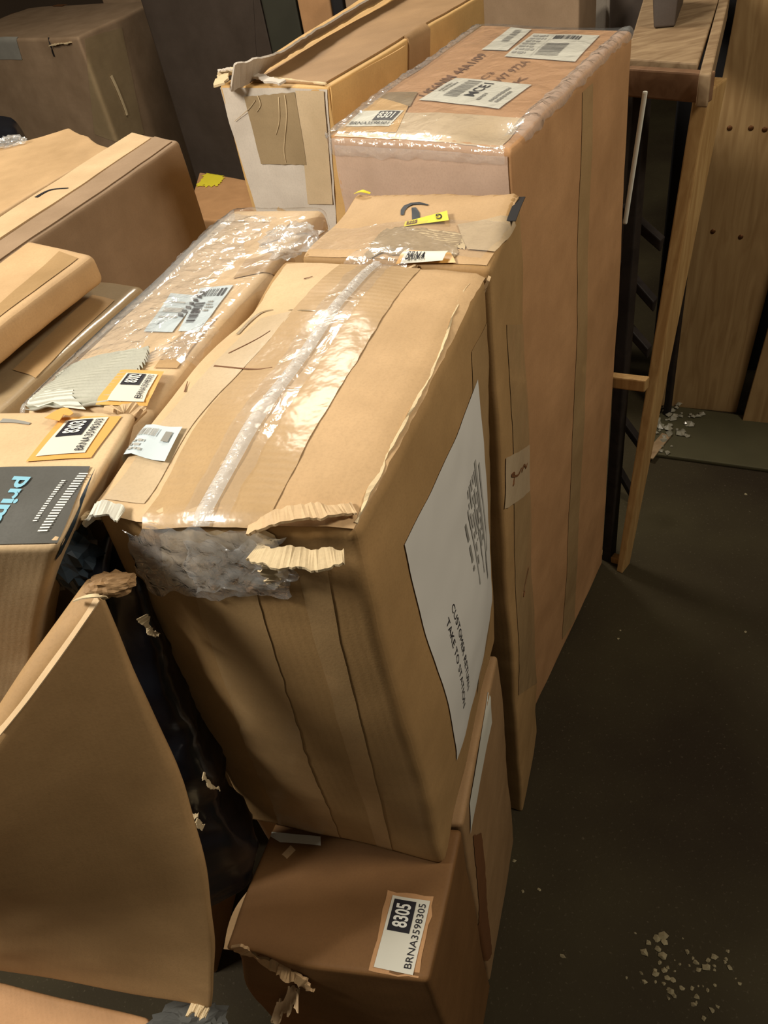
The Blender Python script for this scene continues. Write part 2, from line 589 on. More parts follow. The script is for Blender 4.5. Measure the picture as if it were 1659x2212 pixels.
    def st(s, face, Q, u, v, off):
        P = [Q[0][k] * (1 - u) * (1 - v) + Q[1][k] * u * (1 - v) + Q[2][k] * u * v + Q[3][k] * (1 - u) * v for k in (0, 1)]
        return s.surf(face, P[0], P[1], off)

    def text(s, txt, face, Q, rect, m, off, parent, bold=0.0, name='printed_text'):
        tv, tf = glyphs(txt, bold)
        x0 = min(v[0] for v in tv); x1 = max(v[0] for v in tv)
        y0 = min(v[1] for v in tv); y1 = max(v[1] for v in tv)
        s0, t0, s1, t1 = rect
        verts = [s.st(face, Q, s0 + (x - x0) / (x1 - x0) * (s1 - s0), t0 + (y - y0) / (y1 - y0) * (t1 - t0), off)
                 for x, y in tv]
        return obj(name, verts, tf, m, parent, smooth=False)


def glyphs(txt, bold=0.0):
    c = bpy.data.curves.new('txt', 'FONT')
    c.body = txt
    c.offset = bold
    c.resolution_u = 3
    o = bpy.data.objects.new('txt', c)
    COL.objects.link(o)
    dg = bpy.context.evaluated_depsgraph_get()
    dg.update()
    me = bpy.data.meshes.new_from_object(o.evaluated_get(dg))
    v = [(a.co.x, a.co.y) for a in me.vertices]
    f = [list(p.vertices) for p in me.polygons]
    bpy.data.objects.remove(o)
    bpy.data.curves.remove(c)
    bpy.data.meshes.remove(me)
    return v, f


def px4(pts, z):
    return [tuple(at(x, y, z)[:2]) for x, y in pts]


def barcode(n, s0, t0, s1, t1, seed, along='s'):
    rnd = random.Random(seed)
    R, x = [], 0.0
    tot = []
    while len(tot) < n:
        tot.append((rnd.choice((1, 1, 2, 3)), rnd.choice((1, 1, 2))))
    L = sum(a + b for a, b in tot)
    for a, b in tot:
        u0, u1 = x / L, (x + a) / L
        x += a + b
        if along == 's':
            R.append((s0 + (s1 - s0) * u0, t0, s0 + (s1 - s0) * u1, t1))
        else:
            R.append((s0, t0 + (t1 - t0) * u0, s1, t0 + (t1 - t0) * u1))
    return R


def textlines(n, s0, t0, s1, t1, seed):
    """tiny illegible print: rows of short word-length strokes"""
    rnd = random.Random(seed)
    R = []
    for i in range(n):
        t = t1 - (t1 - t0) * (i + 0.5) / n
        h = (t1 - t0) / n * 0.28
        x = s0
        end = s0 + (s1 - s0) * rnd.uniform(0.6, 1.0)
        while x < end:
            l = rnd.uniform(0.02, 0.09)
            R.append((x, t - h, min(end, x + l), t + h))
            x += l + 0.02
    return R


def ribbon(name, pts, width, m, parent=None, thick=0.0015, side=None, jitter=0.0, seed=0, label=None, tail=1.0):
    """crooked strip through 3-D points (torn paper, loose tape, wire)"""
    rnd = random.Random(seed)
    P = [Vector(p) for p in pts]
    K = 12
    N = (len(P) - 1) * K
    def cr(t):
        t = min(max(t, 0), len(P) - 1 - 1e-6)
        i = int(t); u = t - i
        p0, p1, p2, p3 = P[max(i - 1, 0)], P[i], P[i + 1], P[min(i + 2, len(P) - 1)]
        return 0.5 * ((2 * p1) + (p2 - p0) * u + (2 * p0 - 5 * p1 + 4 * p2 - p3) * u * u + (3 * p1 - p0 - 3 * p2 + p3) * u ** 3)
    verts, faces, uvs = [], [], []
    for i in range(N + 1):
        t = i / K
        c = cr(t)
        d = (cr(t + 0.05) - cr(t - 0.05))
        d = d.normalized() if d.length > 1e-9 else Vector((1, 0, 0))
        sd = (Vector(side) if side else d.cross(Vector((0, 0, 1))))
        sd = (sd - d * sd.dot(d)).normalized()
        n = sd.cross(d).normalized()
        wv = width * (1 - (1 - tail) * i / N)
        L_ = t * max(2.0, (P[-1] - P[0]).length / max(1, len(P) - 1) * 50)
        nz = lambda q: 1.6 * noise.noise(Vector((L_, q, seed * 3.3))) + 0.7 * noise.noise(Vector((L_ * 4, q, seed * 1.3)))
        a = wv / 2 + nz(0.3) * jitter * 1.6
        b = wv / 2 + nz(5.3) * jitter * 1.6
        k = n * nz(9.1) * jitter
        verts += [c - sd * a + k, c + sd * b - k, c + sd * b - n * thick - k, c - sd * a - n * thick + k]
        uvs += [(0, t * 0.02), (width, t * 0.02), (width, t * 0.02), (0, t * 0.02)]
    for i in range(N):
        for k in range(4):
            faces.append([i * 4 + k, i * 4 + (k + 1) % 4, i * 4 + 4 + (k + 1) % 4, i * 4 + 4 + k])
    faces += [[3, 2, 1, 0], [N * 4, N * 4 + 1, N * 4 + 2, N * 4 + 3]]
    return obj(name, verts, faces, m, parent, uvs, smooth=False, label=label)


def beam(name, corners, m, parent=None, label=None, bev=0.003, smooth=False):
    """eight-cornered timber: bottom 4 then top 4, softened edges"""
    import bmesh
    bm = bmesh.new()
    vs = [bm.verts.new(Vector(c)) for c in corners]
    for f in ((3, 2, 1, 0), (4, 5, 6, 7), (0, 1, 5, 4), (1, 2, 6, 5), (2, 3, 7, 6), (3, 0, 4, 7)):
        bm.faces.new([vs[i] for i in f])
    bmesh.ops.recalc_face_normals(bm, faces=bm.faces)
    if bev:
        bmesh.ops.bevel(bm, geom=list(bm.edges), offset=bev, segments=2, affect='EDGES', profile=0.6)
    bm.verts.index_update()
    v = [x.co.copy() for x in bm.verts]
    f = [[q.index for q in p.verts] for p in bm.faces]
    bm.free()
    return obj(name, v, f, m, parent, [(c.x + c.y, c.z) for c in v], smooth=smooth, label=label)


def box8(c, hx, hy, hz):
    x, y, z = c
    return [(x - hx, y - hy, z - hz), (x + hx, y - hy, z - hz), (x + hx, y + hy, z - hz), (x - hx, y + hy, z - hz),
            (x - hx, y - hy, z + hz), (x + hx, y - hy, z + hz), (x + hx, y + hy, z + hz), (x - hx, y + hy, z + hz)]


# ---------------------------------------------------------------- setting
def slab(name, x0, x1, y0, y1, z0, z1, m, kind='structure'):
    c = [(x0, y0, z0), (x1, y0, z0), (x1, y1, z0), (x0, y1, z0), (x0, y0, z1), (x1, y0, z1), (x1, y1, z1), (x0, y1, z1)]
    o = beam(name, c, m, bev=0)
    tag(o, kind=kind)
    return o


tag(slab('floor', -3.4, 2.6, -2.0, 5.4, -0.06, 0.0, M['floor']), 'dusty dark floor beside the row of boxes', 'floor')
tag(slab('wall_back', -3.4, 2.6, 5.4, 5.5, 0.0, 2.9, M['wallm']), 'dim wall far behind the boxes', 'wall')
tag(slab('wall_left', -3.5, -3.4, -2.0, 5.5, 0.0, 2.9, M['wallm']), 'dim wall far to the left', 'wall')
tag(slab('wall_right', 2.6, 2.7, -2.0, 5.5, 0.0, 2.9, M['wallm']), 'dim wall beyond the plywood boards', 'wall')
# raised threshold strip in front of the plywood boards
a, b, c, d = at(1395, 985, 0.0), at(1760, 1035, 0.0), at(1760, 925, 0.0), at(1432, 880, 0.0)
tr = beam('trim_1', [a, b, c, d] + [v + Vector((0, 0, 0.012)) for v in (a, b, c, d)],
          plain('olive_floor_strip', srgb(74, 70, 48), rough=0.7, var=0.2, scale=12), bev=0.004)
tag(tr, 'low olive grey strip along the foot of the plywood boards', 'floor strip', kind='structure')

# ---------------------------------------------------------------- centre carton (foreground)
cT = px4([(187, 1085), (766, 1150), (1047, 592), (612, 562)], 1.15)
cB = [(-0.2477, 0.4835), (-0.015, 0.382), (0.120, 0.678), (-0.111, 0.772)]
C1 = Carton('taped_carton', 'large kraft carton in the middle, white printed sheet on its side',
            cT, 1.15, 0.6, M['kraft_side'], bot=cB, r=0.009, amp=0.0045, freq=6, bulge=0.012, seed=3, res=0.012,
            dents=[((-0.07, -0.17, 0.27), 0.05, (0.0, 0.004, -0.016)), ((0.105, -0.175, 0.26), 0.03, (-0.008, 0.012, -0.012)),
                   ((-0.03, 0.0, 0.27), 0.06, (0, 0, -0.008)), ((0.1, -0.17, -0.27), 0.04, (0.004, -0.004, -0.008)),
                   ((-0.11, 0.08, 0.28), 0.05, (0.006, 0, -0.006))], cat='box')
Q = lambda B, f, pts: B.quad(f, pts)
# two top flaps meeting under the long seam, paler to paint in their sheen
C1.patch('flap', 'top', Q(C1, 'top', [(200, 1086), (446, 1118), (806, 588), (618, 566)]), M['kraft_pale'], off=0.0004, thick=0.003,
         rag=0.0015, seed=2, label='left top flap')
C1.patch('flap', 'top', Q(C1, 'top', [(452, 1116), (758, 1146), (1038, 596), (812, 588)]), M['kraft'], off=0.0004, thick=0.003,
         rag=0.0025, seed=4, label='right top flap with a frayed edge')
tp = C1.patch('tape', 'top', Q(C1, 'top', [(300, 1110), (585, 1135), (905, 592), (735, 585)]), M['tape_ribbed'], off=0.0038, thick=0.0004,
              rag=0.001, seed=5, hf=lambda u, v: 0.0012 * noise.noise(Vector((u * 9, v * 60, 2))) - 0.001 * math.exp(-((u - 0.5) / 0.06) ** 2))
C1.sheet1('film_layer', 'top', Q(C1, 'top', [(395, 1108), (500, 1120), (845, 590), (775, 586)]), M['film'], off=0.0052,
          hf=lambda u, v: 0.0008 * abs(noise.noise(Vector((u * 8, v * 45, 9)))), rag=0.003)
sm = C1.sheet1('wrinkled_seam', 'top', Q(C1, 'top', [(424, 1118), (462, 1122), (822, 588), (800, 586)]), M['seam'], off=0.0055, res=0.002,
               hf=lambda u, v: 0.0035 * math.sin(math.pi * u) * (0.6 + 0.8 * abs(noise.noise(Vector((u * 5, v * 90, 4))))),
               label='crinkled clear tape ridge over the seam')
# cross tape bands on the top
for pts in ([(205, 1060), (300, 1068), (640, 700), (560, 700)],):
    C1.patch('tape', 'top', Q(C1, 'top', pts), M['tape_pale'], off=0.0038, thick=0.0003)
# dark crease line and scuffs
for k, (pts, wd) in enumerate([([(470, 690), (560, 684), (660, 702), (690, 706)], 0.0035), ([(500, 778), (560, 752), (590, 735)], 0.0012),
                    ([(655, 625), (675, 621)], 0.0015), ([(378, 832), (402, 829)], 0.0015), ([(470, 805), (560, 815), (600, 812)], 0.002)]):
    P = [C1.surf('top', *C1.loc('top', *p), 0.0045) for p in pts]
    ribbon('crease_line', P, wd, M['ink_brown'] if k != 0 else M['tape_dark'], C1.root, thick=0.0003, tail=0.4)
# folded-over film on the front top edge
C1.sheet1('crumpled_film', 'front', Q(C1, 'front', [(330, 1260), (640, 1270), (620, 1150), (250, 1105)]), M['film_front'], off=0.004,
          res=0.004, hf=lambda u, v: 0.003 * abs(noise.noise(Vector((u * 14, v * 9, 1)))), rag=0.012, seed=3)
C1.sheet1('crumpled_film', 'front', Q(C1, 'front', [(440, 1250), (660, 1240), (620, 1160), (400, 1140)]), M['film_front'], off=0.007,
          res=0.004, hf=lambda u, v: 0.004 * abs(noise.noise(Vector((u * 17, v * 12, 5)))), rag=0.014, seed=9)
C1.patch('tape', 'front', Q(C1, 'front', [(370, 1250), (640, 1262), (600, 1148), (330, 1118)]), M['tape_pale'], off=0.0008, thick=0.0004, rag=0.01, seed=8)
# long tape bands down the front
C1.patch('tape', 'front', Q(C1, 'front', [(610, 1800), (740, 1835), (560, 1250), (410, 1215)]), M['tape'], off=0.0004, thick=0.0002, rag=0.002, res=0.005)
C1.patch('tape', 'front', Q(C1, 'front', [(820, 1850), (880, 1855), (700, 1190), (640, 1190)]), M['tape'], off=0.0004, thick=0.0002, rag=0.001, res=0.005)
# torn flap edge hanging over the front right top corner
def f3(B, face, px, py, off):
    return B.surf(face, *B.loc(face, px, py), off)
torn = [f3(C1, 'front', 560, 1163, 0.012), f3(C1, 'front', 620, 1160, 0.016), f3(C1, 'front', 690, 1172, 0.016), f3(C1, 'front', 748, 1172, 0.012)]
ribbon('torn_flap_edge', torn, 0.016, M['inner'], C1.root, thick=0.0022, jitter=0.0018, seed=4, label='torn pale flap edge')
torn = [f3(C1, 'top', 545, 1132, 0.007), f3(C1, 'top', 610, 1122, 0.010), f3(C1, 'top', 690, 1122, 0.009), f3(C1, 'top', 762, 1108, 0.006)]
ribbon('torn_flap_edge', torn, 0.013, M['kraft_pale'], C1.root, thick=0.0022, jitter=0.0016, seed=6, label='buckled pale flap edge')
ribbon('hanging_paper_strip', [f3(C1, 'front', 604, 1172, 0.012), f3(C1, 'front', 600, 1200, 0.011), f3(C1, 'front', 604, 1232, 0.006), f3(C1, 'front', 600, 1245, 0.004)], 0.012,
       M['inner'], C1.root, side=(1, -0.3, 0), jitter=0.002, seed=2, thick=0.0012, tail=0.5)
ribbon('hanging_paper_strip', [f3(C1, 'front', 575, 1172, 0.010), f3(C1, 'front', 578, 1215, 0.006), f3(C1, 'front', 585, 1245, 0.004)], 0.010,
       M['film_haze'], C1.root, side=(1, -0.3, 0), jitter=0.002, seed=3, thick=0.0005)
# left near corner: pale lifted piece
ribbon('lifted_paper_corner', [f3(C1, 'top', 170, 1080, 0.008), f3(C1, 'top', 215, 1084, 0.010), f3(C1, 'top', 262, 1090, 0.008)], 0.013,
       M['paper'], C1.root, jitter=0.002, seed=5, thick=0.002)
ribbon('torn_corner', [f3(C1, 'front', 196, 1100, 0.006), f3(C1, 'front', 175, 1130, 0.016), f3(C1, 'front', 160, 1165, 0.02), f3(C1, 'front', 150, 1185, 0.018)], 0.012,
       M['inner'], C1.root, side=(1, -0.3, 0), jitter=0.003, seed=7, thick=0.003)
# thin worn line along the right top edge
P = [f3(C1, 'top', x, y, 0.003) for x, y in [(760, 1135), (800, 1050), (850, 950), (905, 850), (948, 760), (985, 670), (1020, 600)]]
ribbon('worn_edge', P, 0.0028, M['inner'], C1.root, thick=0.0015, jitter=0.0007, seed=8, label='pale worn edge line')
P = [f3(C1, 'top', x, y, 0.006) for x, y in [(880, 585), (930, 575), (990, 578), (1050, 582)]]
ribbon('torn_flap_edge', P, 0.012, M['kraft_pale'], C1.root, thick=0.003, jitter=0.0025, seed=12, label='buckled flap edge at the far end')
# small label near the left edge
Ql = Q(C1, 'top', [(245, 978), (358, 998), (405, 940), (298, 926)])
lb = C1.patch('shipping_label', 'top', Ql, M['paper_blue'], off=0.0064, thick=0.0003, res=0.006, hf=lambda u, v: 0.0008 * math.sin(u * 7))
C1.rects('barcode', 'top', Ql, barcode(26, 0.12, 0.62, 0.58, 0.86, 4), M['ink_faint'], 0.0076, lb)
C1.rects('fine_print', 'top', Ql, textlines(3, 0.1, 0.1, 0.6, 0.5, 3), M['ink_faint'], 0.0076, lb)
C1.rects('print_block', 'top', Ql, [(0.74, 0.5, 0.88, 0.8)], M['ink_grey'], 0.0076, lb)
# printed sheet on the right side
Qs = Q(C1, 'right', [(862, 1180), (972, 1638), (1074, 1290), (1021, 820)])
sh = C1.patch('printed_sheet', 'right', Qs, M['paper_sheet'], off=0.0008, thick=0.0003, res=0.012)
sh['label'] = 'white printed sheet'
C1.rects('table_lines', 'right', Qs, [(0.28, 0.72, 0.62, 0.735), (0.2, 0.8, 0.72, 0.83), (0.28, 0.62, 0.6, 0.635)] + textlines(5, 0.22, 0.64, 0.58, 0.8, 11) + [(0.24, 0.86, 0.62, 0.885)],
         M['ink_faint'], 0.0016, sh)
C1.text('CUSTOMER RETURN', 'right', Qs, (0.42, 0.245, 0.84, 0.28), M['ink'], 0.0016, sh)
C1.text('TAKE TO STATION', 'right', Qs, (0.42, 0.165, 0.86, 0.2), M['ink'], 0.0016, sh)
C1.rects('table_lines', 'right', Qs, textlines(1, 0.3, 0.55, 0.6, 0.59, 14), M['ink_grey'], 0.0016, sh)
# side tape
C1.patch('tape', 'right', Q(C1, 'right', [(1022, 1500), (1078, 1340), (1082, 640), (1010, 760)]), M['tape'], off=0.0004, thick=0.0003, rag=0.001)

# ---------------------------------------------------------------- carton with the painted arrow behind it
tT = px4([(650, 556), (1060, 582), (1126, 418), (768, 415)], 1.15)
T1 = Carton('arrow_carton', 'kraft carton behind the middle one, with a black brush mark and yellow tape on top',
            tT, 1.15, 0.0, M['kraft_side'], r=0.007, amp=0.004, freq=7, seed=11, res=0.013, bulge=0.004,
            dents=[((-0.08, 0.02, 0.57), 0.05, (0, 0, -0.008)), ((0.1, 0.06, 0.57), 0.03, (0, 0, 0.006))])
T1.patch('flap', 'top', Q(T1, 'top', [(655, 553), (1050, 578), (1118, 422), (772, 419)]), M['kraft'], off=0.0002, thick=0.0006, label='top flap')
# brush mark: curved roof and leg
def on(B, face, pts, off):
    return [f3(B, face, x, y, off) for x, y in pts]
def brush(B, face, outline, m, off, name='painted_mark'):
    V = on(B, face, outline, off)
    n = len(V)
    h = n // 2
    faces = [[i, i + 1, n - 2 - i, n - 1 - i] for i in range(h - 1)]
    return obj(name, V, faces, m, B.root, smooth=False)
brush(T1, 'top', [(869, 470), (869, 458), (876, 449), (890, 444), (908, 443), (929, 450), (928, 452), (908, 449), (893, 449), (884, 454), (878, 461), (876, 471)], M['navy'], 0.0018)
brush(T1, 'top', [(892, 456), (893, 468), (894, 486), (911, 484), (909, 468), (901, 456)], M['navy'], 0.0018)
Qy = Q(T1, 'top', [(877, 499), (973, 491), (970, 471), (879, 487)])
yt = T1.patch('yellow_tape', 'top', Qy, M['yellow'], off=0.0016, thick=0.0004, lift=lambda u, v: 0.004 * u * u)
T1.text('G', 'top', [Qy[2], Qy[3], Qy[0], Qy[1]], (0.13, 0.2, 0.27, 0.8), M['ink'], 0.0055, yt, bold=0.02)
T1.rects('print_block', 'top', Qy, [(0.05, 0.2, 0.3, 0.85)], M['ink_brown'], 0.0024, yt)
T1.text('505', 'top', Qy, (0.09, 0.3, 0.26, 0.75), M['yellow'], 0.003, yt)
ribbon('yellow_tape', [at(770, 415, 1.153), at(782, 412, 1.156), at(800, 417, 1.153)], 0.009, M['yellow'], T1.root, thick=0.0006, tail=0.4)
# torn face exposing the flutes
Qf = Q(T1, 'top', [(790, 560), (985, 560), (1005, 512), (838, 498)])
T1.patch('torn_flutes', 'top', Qf, M['flute_tan'], off=0.0002, thick=0.0006, res=0.0014, rag=0.008, seed=3,
         hf=lambda u, v: 0.0010 + 0.0013 * math.sin(v * 75 + 0.6 * math.sin(u * 9)) * (0.4 + 0.6 * abs(noise.noise(Vector((u * 7, v * 4, 0))))) + 0.001 * noise.noise(Vector((u * 20, v * 20, 3))),
         label='torn patch of bare flutes')
T1.patch('bare_paper', 'top', Q(T1, 'top', [(985, 540), (1005, 545), (1012, 512), (870, 500)]), M['inner'], off=0.001, thick=0.0006, rag=0.006, seed=6)
Qo = Q(T1, 'top', [(860, 575), (985, 575), (975, 556), (880, 552)])
T1.patch('orange_sticker', 'top', Qo, M['orange_sticker'], off=0.003, thick=0.0004)
Qw = Q(T1, 'top', [(870, 575), (960, 575), (970, 562), (884, 558)])
pw = T1.patch('white_label', 'top', Qw, M['paper'], off=0.0042, thick=0.0004, lift=lambda u, v: 0.004 * u)
T1.text('BRNA', 'top', Qw, (0.1, 0.2, 0.55, 0.75), M['ink'], 0.0075, pw, bold=0.02)
T1.patch('tape', 'top', Q(T1, 'top', [(1010, 545), (1065, 548), (1112, 490), (990, 492)]), M['tape_pale'], off=0.002, thick=0.0004)
T1.sheet1('film_layer', 'top', Q(T1, 'top', [(660, 545), (1040, 566), (1100, 488), (700, 480)]), M['film'], off=0.003, rag=0.006,
          hf=lambda u, v: 0.002 * abs(noise.noise(Vector((u * 16, v * 7, 4)))))
T1.sheet1('crumpled_film', 'top', Q(T1, 'top', [(730, 610), (880, 605), (900, 560), (780, 555)]), M['film_crumple'], off=0.006, res=0.004, rag=0.01,
          hf=lambda u, v: 0.007 * abs(noise.noise(Vector((u * 9, v * 7, 7)))))
# dark strip painted for the shaded gap under the lifted right edge flap
P = on(T1, 'top', [(1123, 428), (1112, 455), (1100, 480)], 0.004)
ribbon('edge_gap', P, 0.010, M['dark'], T1.root, thick=0.001, label='black slit under the lifted flap')
P = on(T1, 'right', [(1062, 600), (1075, 700)], 0.004)
T1.patch('tape', 'right', Q(T1, 'right', [(1120, 1500), (1162, 1470), (1140, 700), (1096, 700)]), M['tape'], off=0.0006, thick=0.0003)
T1.patch('tape', 'right', Q(T1, 'right', [(1090, 1100), (1146, 1060), (1143, 960), (1090, 990)]), M['tape_pale'], off=0.001, thick=0.0003)
# scuffed brown writing on its side
for pts in ([(1103, 1052), (1106, 1025), (1100, 1030), (1112, 1028), (1120, 1012)], [(1121, 1020), (1126, 1006), (1130, 1012), (1134, 1002)], [(1138, 1225), (1130, 1262), (1126, 1290)]):
    P = on(T1, 'right', pts, 0.002)
    ribbon('scribble', P, 0.004, M['ink_brown'], T1.root, thick=0.0004, side=(0.4, 0.8, 0.5), seed=1, tail=0.5)

# ---------------------------------------------------------------- tall film-wrapped carton
dT = px4([(708, 288), (1100, 318), (1371, 62), (1038, 56)], 1.19)
D1 = Carton('film_wrapped_carton', 'tallest film-wrapped orange-brown carton at the back right with three white labels on top',
            dT, 1.19, 0.0, M['kraft_orange'], r=0.008, amp=0.004, freq=5, seed=21, res=0.016, bulge=0.006,
            dents=[((0.11, -0.22, 0.59), 0.04, (-0.01, 0.012, -0.01))])
D1.patch('front_panel', 'front', Q(D1, 'front', [(740, 700), (1108, 700), (1092, 335), (722, 308)]), M['grey_pink'], off=0.0004, thick=0.0006)
D1.patch('tape', 'top', Q(D1, 'top', [(722, 290), (1080, 318), (1130, 260), (770, 240)]), M['tape_pale'], off=0.0006, thick=0.0004, rag=0.002)
D1.patch('tape', 'top', Q(D1, 'top', [(790, 236), (890, 240), (905, 210), (828, 205)]), M['tape_dark'], off=0.001, thick=0.0004)
# labels
Qm = Q(D1, 'top', [(908, 228), (1076, 245), (1147, 190), (985, 181)])
lm = D1.patch('shipping_label', 'top', [D1.loc('top', *p) for p in [(908, 228), (1076, 245), (1147, 190), (985, 181)]], M['paper'], off=0.0012, thick=0.0003)
# print reads up the long side of the box
Qr = [Qm[1], Qm[2], Qm[3], Qm[0]]
D1.rects('barcode', 'top', Qr, barcode(22, 0.22, 0.6, 0.93, 0.78, 6), M['ink_grey'], 0.0022, lm)
D1.text('MCE1', 'top', Qr, (0.3, 0.42, 0.88, 0.55), M['ink'], 0.0022, lm, bold=0.01)
D1.rects('fine_print', 'top', Qr, textlines(2, 0.4, 0.84, 0.9, 0.95, 7) + textlines(1, 0.2, 0.3, 0.6, 0.37, 8) + textlines(2, 0.2, 0.08, 0.95, 0.22, 9), M['ink_grey'], 0.0022, lm)
Q2 = Q(D1, 'top', [(1085, 134), (1240, 140), (1297, 77), (1150, 76)])
l2 = D1.patch('shipping_label', 'top', Q2, M['paper'], off=0.0012, thick=0.0003)
D1.rects('barcode', 'top', Q2, barcode(20, 0.38, 0.76, 0.78, 0.92, 12), M['ink'], 0.0022, l2)
D1.rects('barcode', 'top', Q2, barcode(16, 0.38, 0.12, 0.7, 0.6, 15, 't'), M['ink_grey'], 0.0022, l2)
D1.rects('fine_print', 'top', Q2, textlines(7, 0.04, 0.1, 0.32, 0.95, 17) + [(0.34, 0.05, 0.345, 0.95)], M['ink_faint'], 0.0022, l2)
Q3 = Q(D1, 'top', [(1038, 118), (1092, 121), (1147, 65), (1102, 62)])
l3 = D1.patch('shipping_label', 'top', Q3, M['paper'], off=0.0012, thick=0.0003, label='narrow pale label')
D1.rects('barcode', 'top', [Q3[1], Q3[2], Q3[3], Q3[0]], barcode(20, 0.35, 0.35, 0.92, 0.65, 22), M['ink_grey'], 0.0022, l3)
# sticker 8301
def sticker(B, face, px, num, wd=True, off=0.0014, lb='white number sticker', ink='ink'):
    Qk = Q(B, face, px)
    st = B.patch('number_sticker', face, Qk, M['paper'], off=off, thick=0.0003, res=0.006, label=lb)
    B.rects('number_block', face, Qk, [(0.5, 0.34, 0.955, 0.92)], M[ink], off + 0.0009, st)
    B.text(num, face, Qk, (0.56, 0.44, 0.9, 0.83), M['ink_white'], off + 0.0016, st, bold=0.025, name='number')
    B.text('BRNA359' + num, face, Qk, (0.06, 0.08, 0.94, 0.26), M[ink], off + 0.0011, st, bold=0.0, name='serial_text')
    return st
Qo = Q(D1, 'top', [(728, 283), (858, 288), (886, 240), (772, 236)])
D1.patch('orange_sticker', 'top', Qo, M['kraft_gold'], off=0.0012, thick=0.0003)
sticker(D1, 'top', [(745, 273), (842, 277), (876, 249), (780, 244)], '8301', off=0.0018)
# brown print on the board
Qp = Q(D1, 'top', [(930, 232), (1062, 130), (1040, 120), (912, 212)])
D1.text('US6NM 44A1/09', 'top', Q(D1, 'top', [(930, 222), (1050, 128), (1032, 126), (905, 216)]), (0, 0, 1, 1), M['ink_brown'], 0.0010, D1.root, bold=0.01)
D1.text('C3', 'top', Q(D1, 'top', [(1046, 183), (1068, 168), (1054, 167), (1034, 181)]), (0, 0, 1, 1), M['ink_brown'], 0.0010, D1.root)
D1.text('W7 972A', 'top', Q(D1, 'top', [(1078, 188), (1142, 142), (1124, 140), (1062, 184)]), (0, 0, 1, 1), M['ink_brown'], 0.0010, D1.root)
D1.text('K', 'top', Q(D1, 'top', [(1118, 188), (1140, 174), (1126, 172), (1104, 186)]), (0, 0, 1, 1), M['ink_brown'], 0.0010, D1.root)
# stretch film over the top, ridged along both long edges
D1.sheet1('stretch_film', 'top', Q(D1, 'top', [(715, 292), (1095, 320), (1366, 64), (1040, 58)]), M['film'], off=0.0035, rag=0.0,
          hf=lambda u, v: 0.0015 * abs(noise.noise(Vector((u * 10, v * 12, 4)))))
for k, pts in enumerate(([(1080, 300), (1125, 305), (1372, 70), (1345, 62)], [(708, 292), (735, 285), (1040, 62), (1022, 64)])):
    D1.sheet1('bunched_film', 'top', Q(D1, 'top', pts), M['film_haze'], off=0.004, res=0.003, rag=0.004,
              hf=lambda u, v: 0.005 * math.sin(math.pi * u) * (0.5 + abs(noise.noise(Vector((u * 6, v * 22, k))))))
D1.sheet1('bunched_film', 'front', Q(D1, 'front', [(714, 330), (1085, 352), (1088, 318), (712, 292)]), M['film_haze'], off=0.003, res=0.003, rag=0.004,
          hf=lambda u, v: 0.004 * math.sin(math.pi * v) * (0.5 + abs(noise.noise(Vector((u * 16, v * 4, 2))))))
D1.sheet1('crumpled_film', 'front', Q(D1, 'front', [(700, 330), (720, 345), (735, 290), (705, 290)]), M['film_haze'], off=0.008, res=0.003, rag=0.004,
          hf=lambda u, v: 0.006 * abs(noise.noise(Vector((u * 6, v * 6, 2)))))
D1.patch('tape', 'right', Q(D1, 'right', [(1215, 1380), (1240, 1340), (1278, 180), (1255, 200)]), M['tape'], off=0.0006, thick=0.0003)

# ---------------------------------------------------------------- white-faced carton with torn flap
nT = px4([(474, 186), (709, 190), (1045, -14), (805, -22)], 1.215)
N1 = Carton('white_faced_carton', 'tall carton with a white front and a torn raised white flap on top',
            nT, 1.215, 0.0, M['kraft_gold'], r=0.004, amp=0.002, freq=6, seed=31, res=0.016)
N1.patch('front_panel', 'front', Q(N1, 'front', [(560, 560), (732, 560), (708, 194), (477, 190)]), M['white_board'], off=0.0004, thick=0.0008,
         hf=lambda u, v: 0.002 * noise.noise(Vector((u * 5, v * 8, 1))), label='white front panel')
N1.patch('tape', 'front', Q(N1, 'front', [(566, 352), (664, 356), (640, 200), (530, 208)]), M['tape_dark'], off=0.003, thick=0.0004, rag=0.0015, label='brown tape square')
N1.patch('tape', 'front', Q(N1, 'front', [(668, 440), (720, 440), (702, 196), (640, 196)]), M['tape_pale'], off=0.0026, thick=0.0003)
for pts in ([(618, 205), (622, 250), (616, 320), (620, 350)], [(605, 210), (606, 260), (598, 290)], [(555, 215), (540, 235), (510, 260)], [(560, 205), (566, 225), (558, 240)]):
    ribbon('tape_wrinkle', on(N1, 'front', pts, 0.0042), 0.0016, M['inner'], N1.root, thick=0.0006, tail=0.3, side=(1, -0.5, 0))
# recessed brown lid panel, darker than the rim
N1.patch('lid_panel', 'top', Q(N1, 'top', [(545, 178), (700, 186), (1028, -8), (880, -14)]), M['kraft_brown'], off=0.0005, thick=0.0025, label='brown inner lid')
P = on(N1, 'top', [(590, 172), (640, 180), (706, 187)], 0.004)
ribbon('lid_edge', P, 0.003, M['inner'], N1.root, thick=0.002, jitter=0.0005)
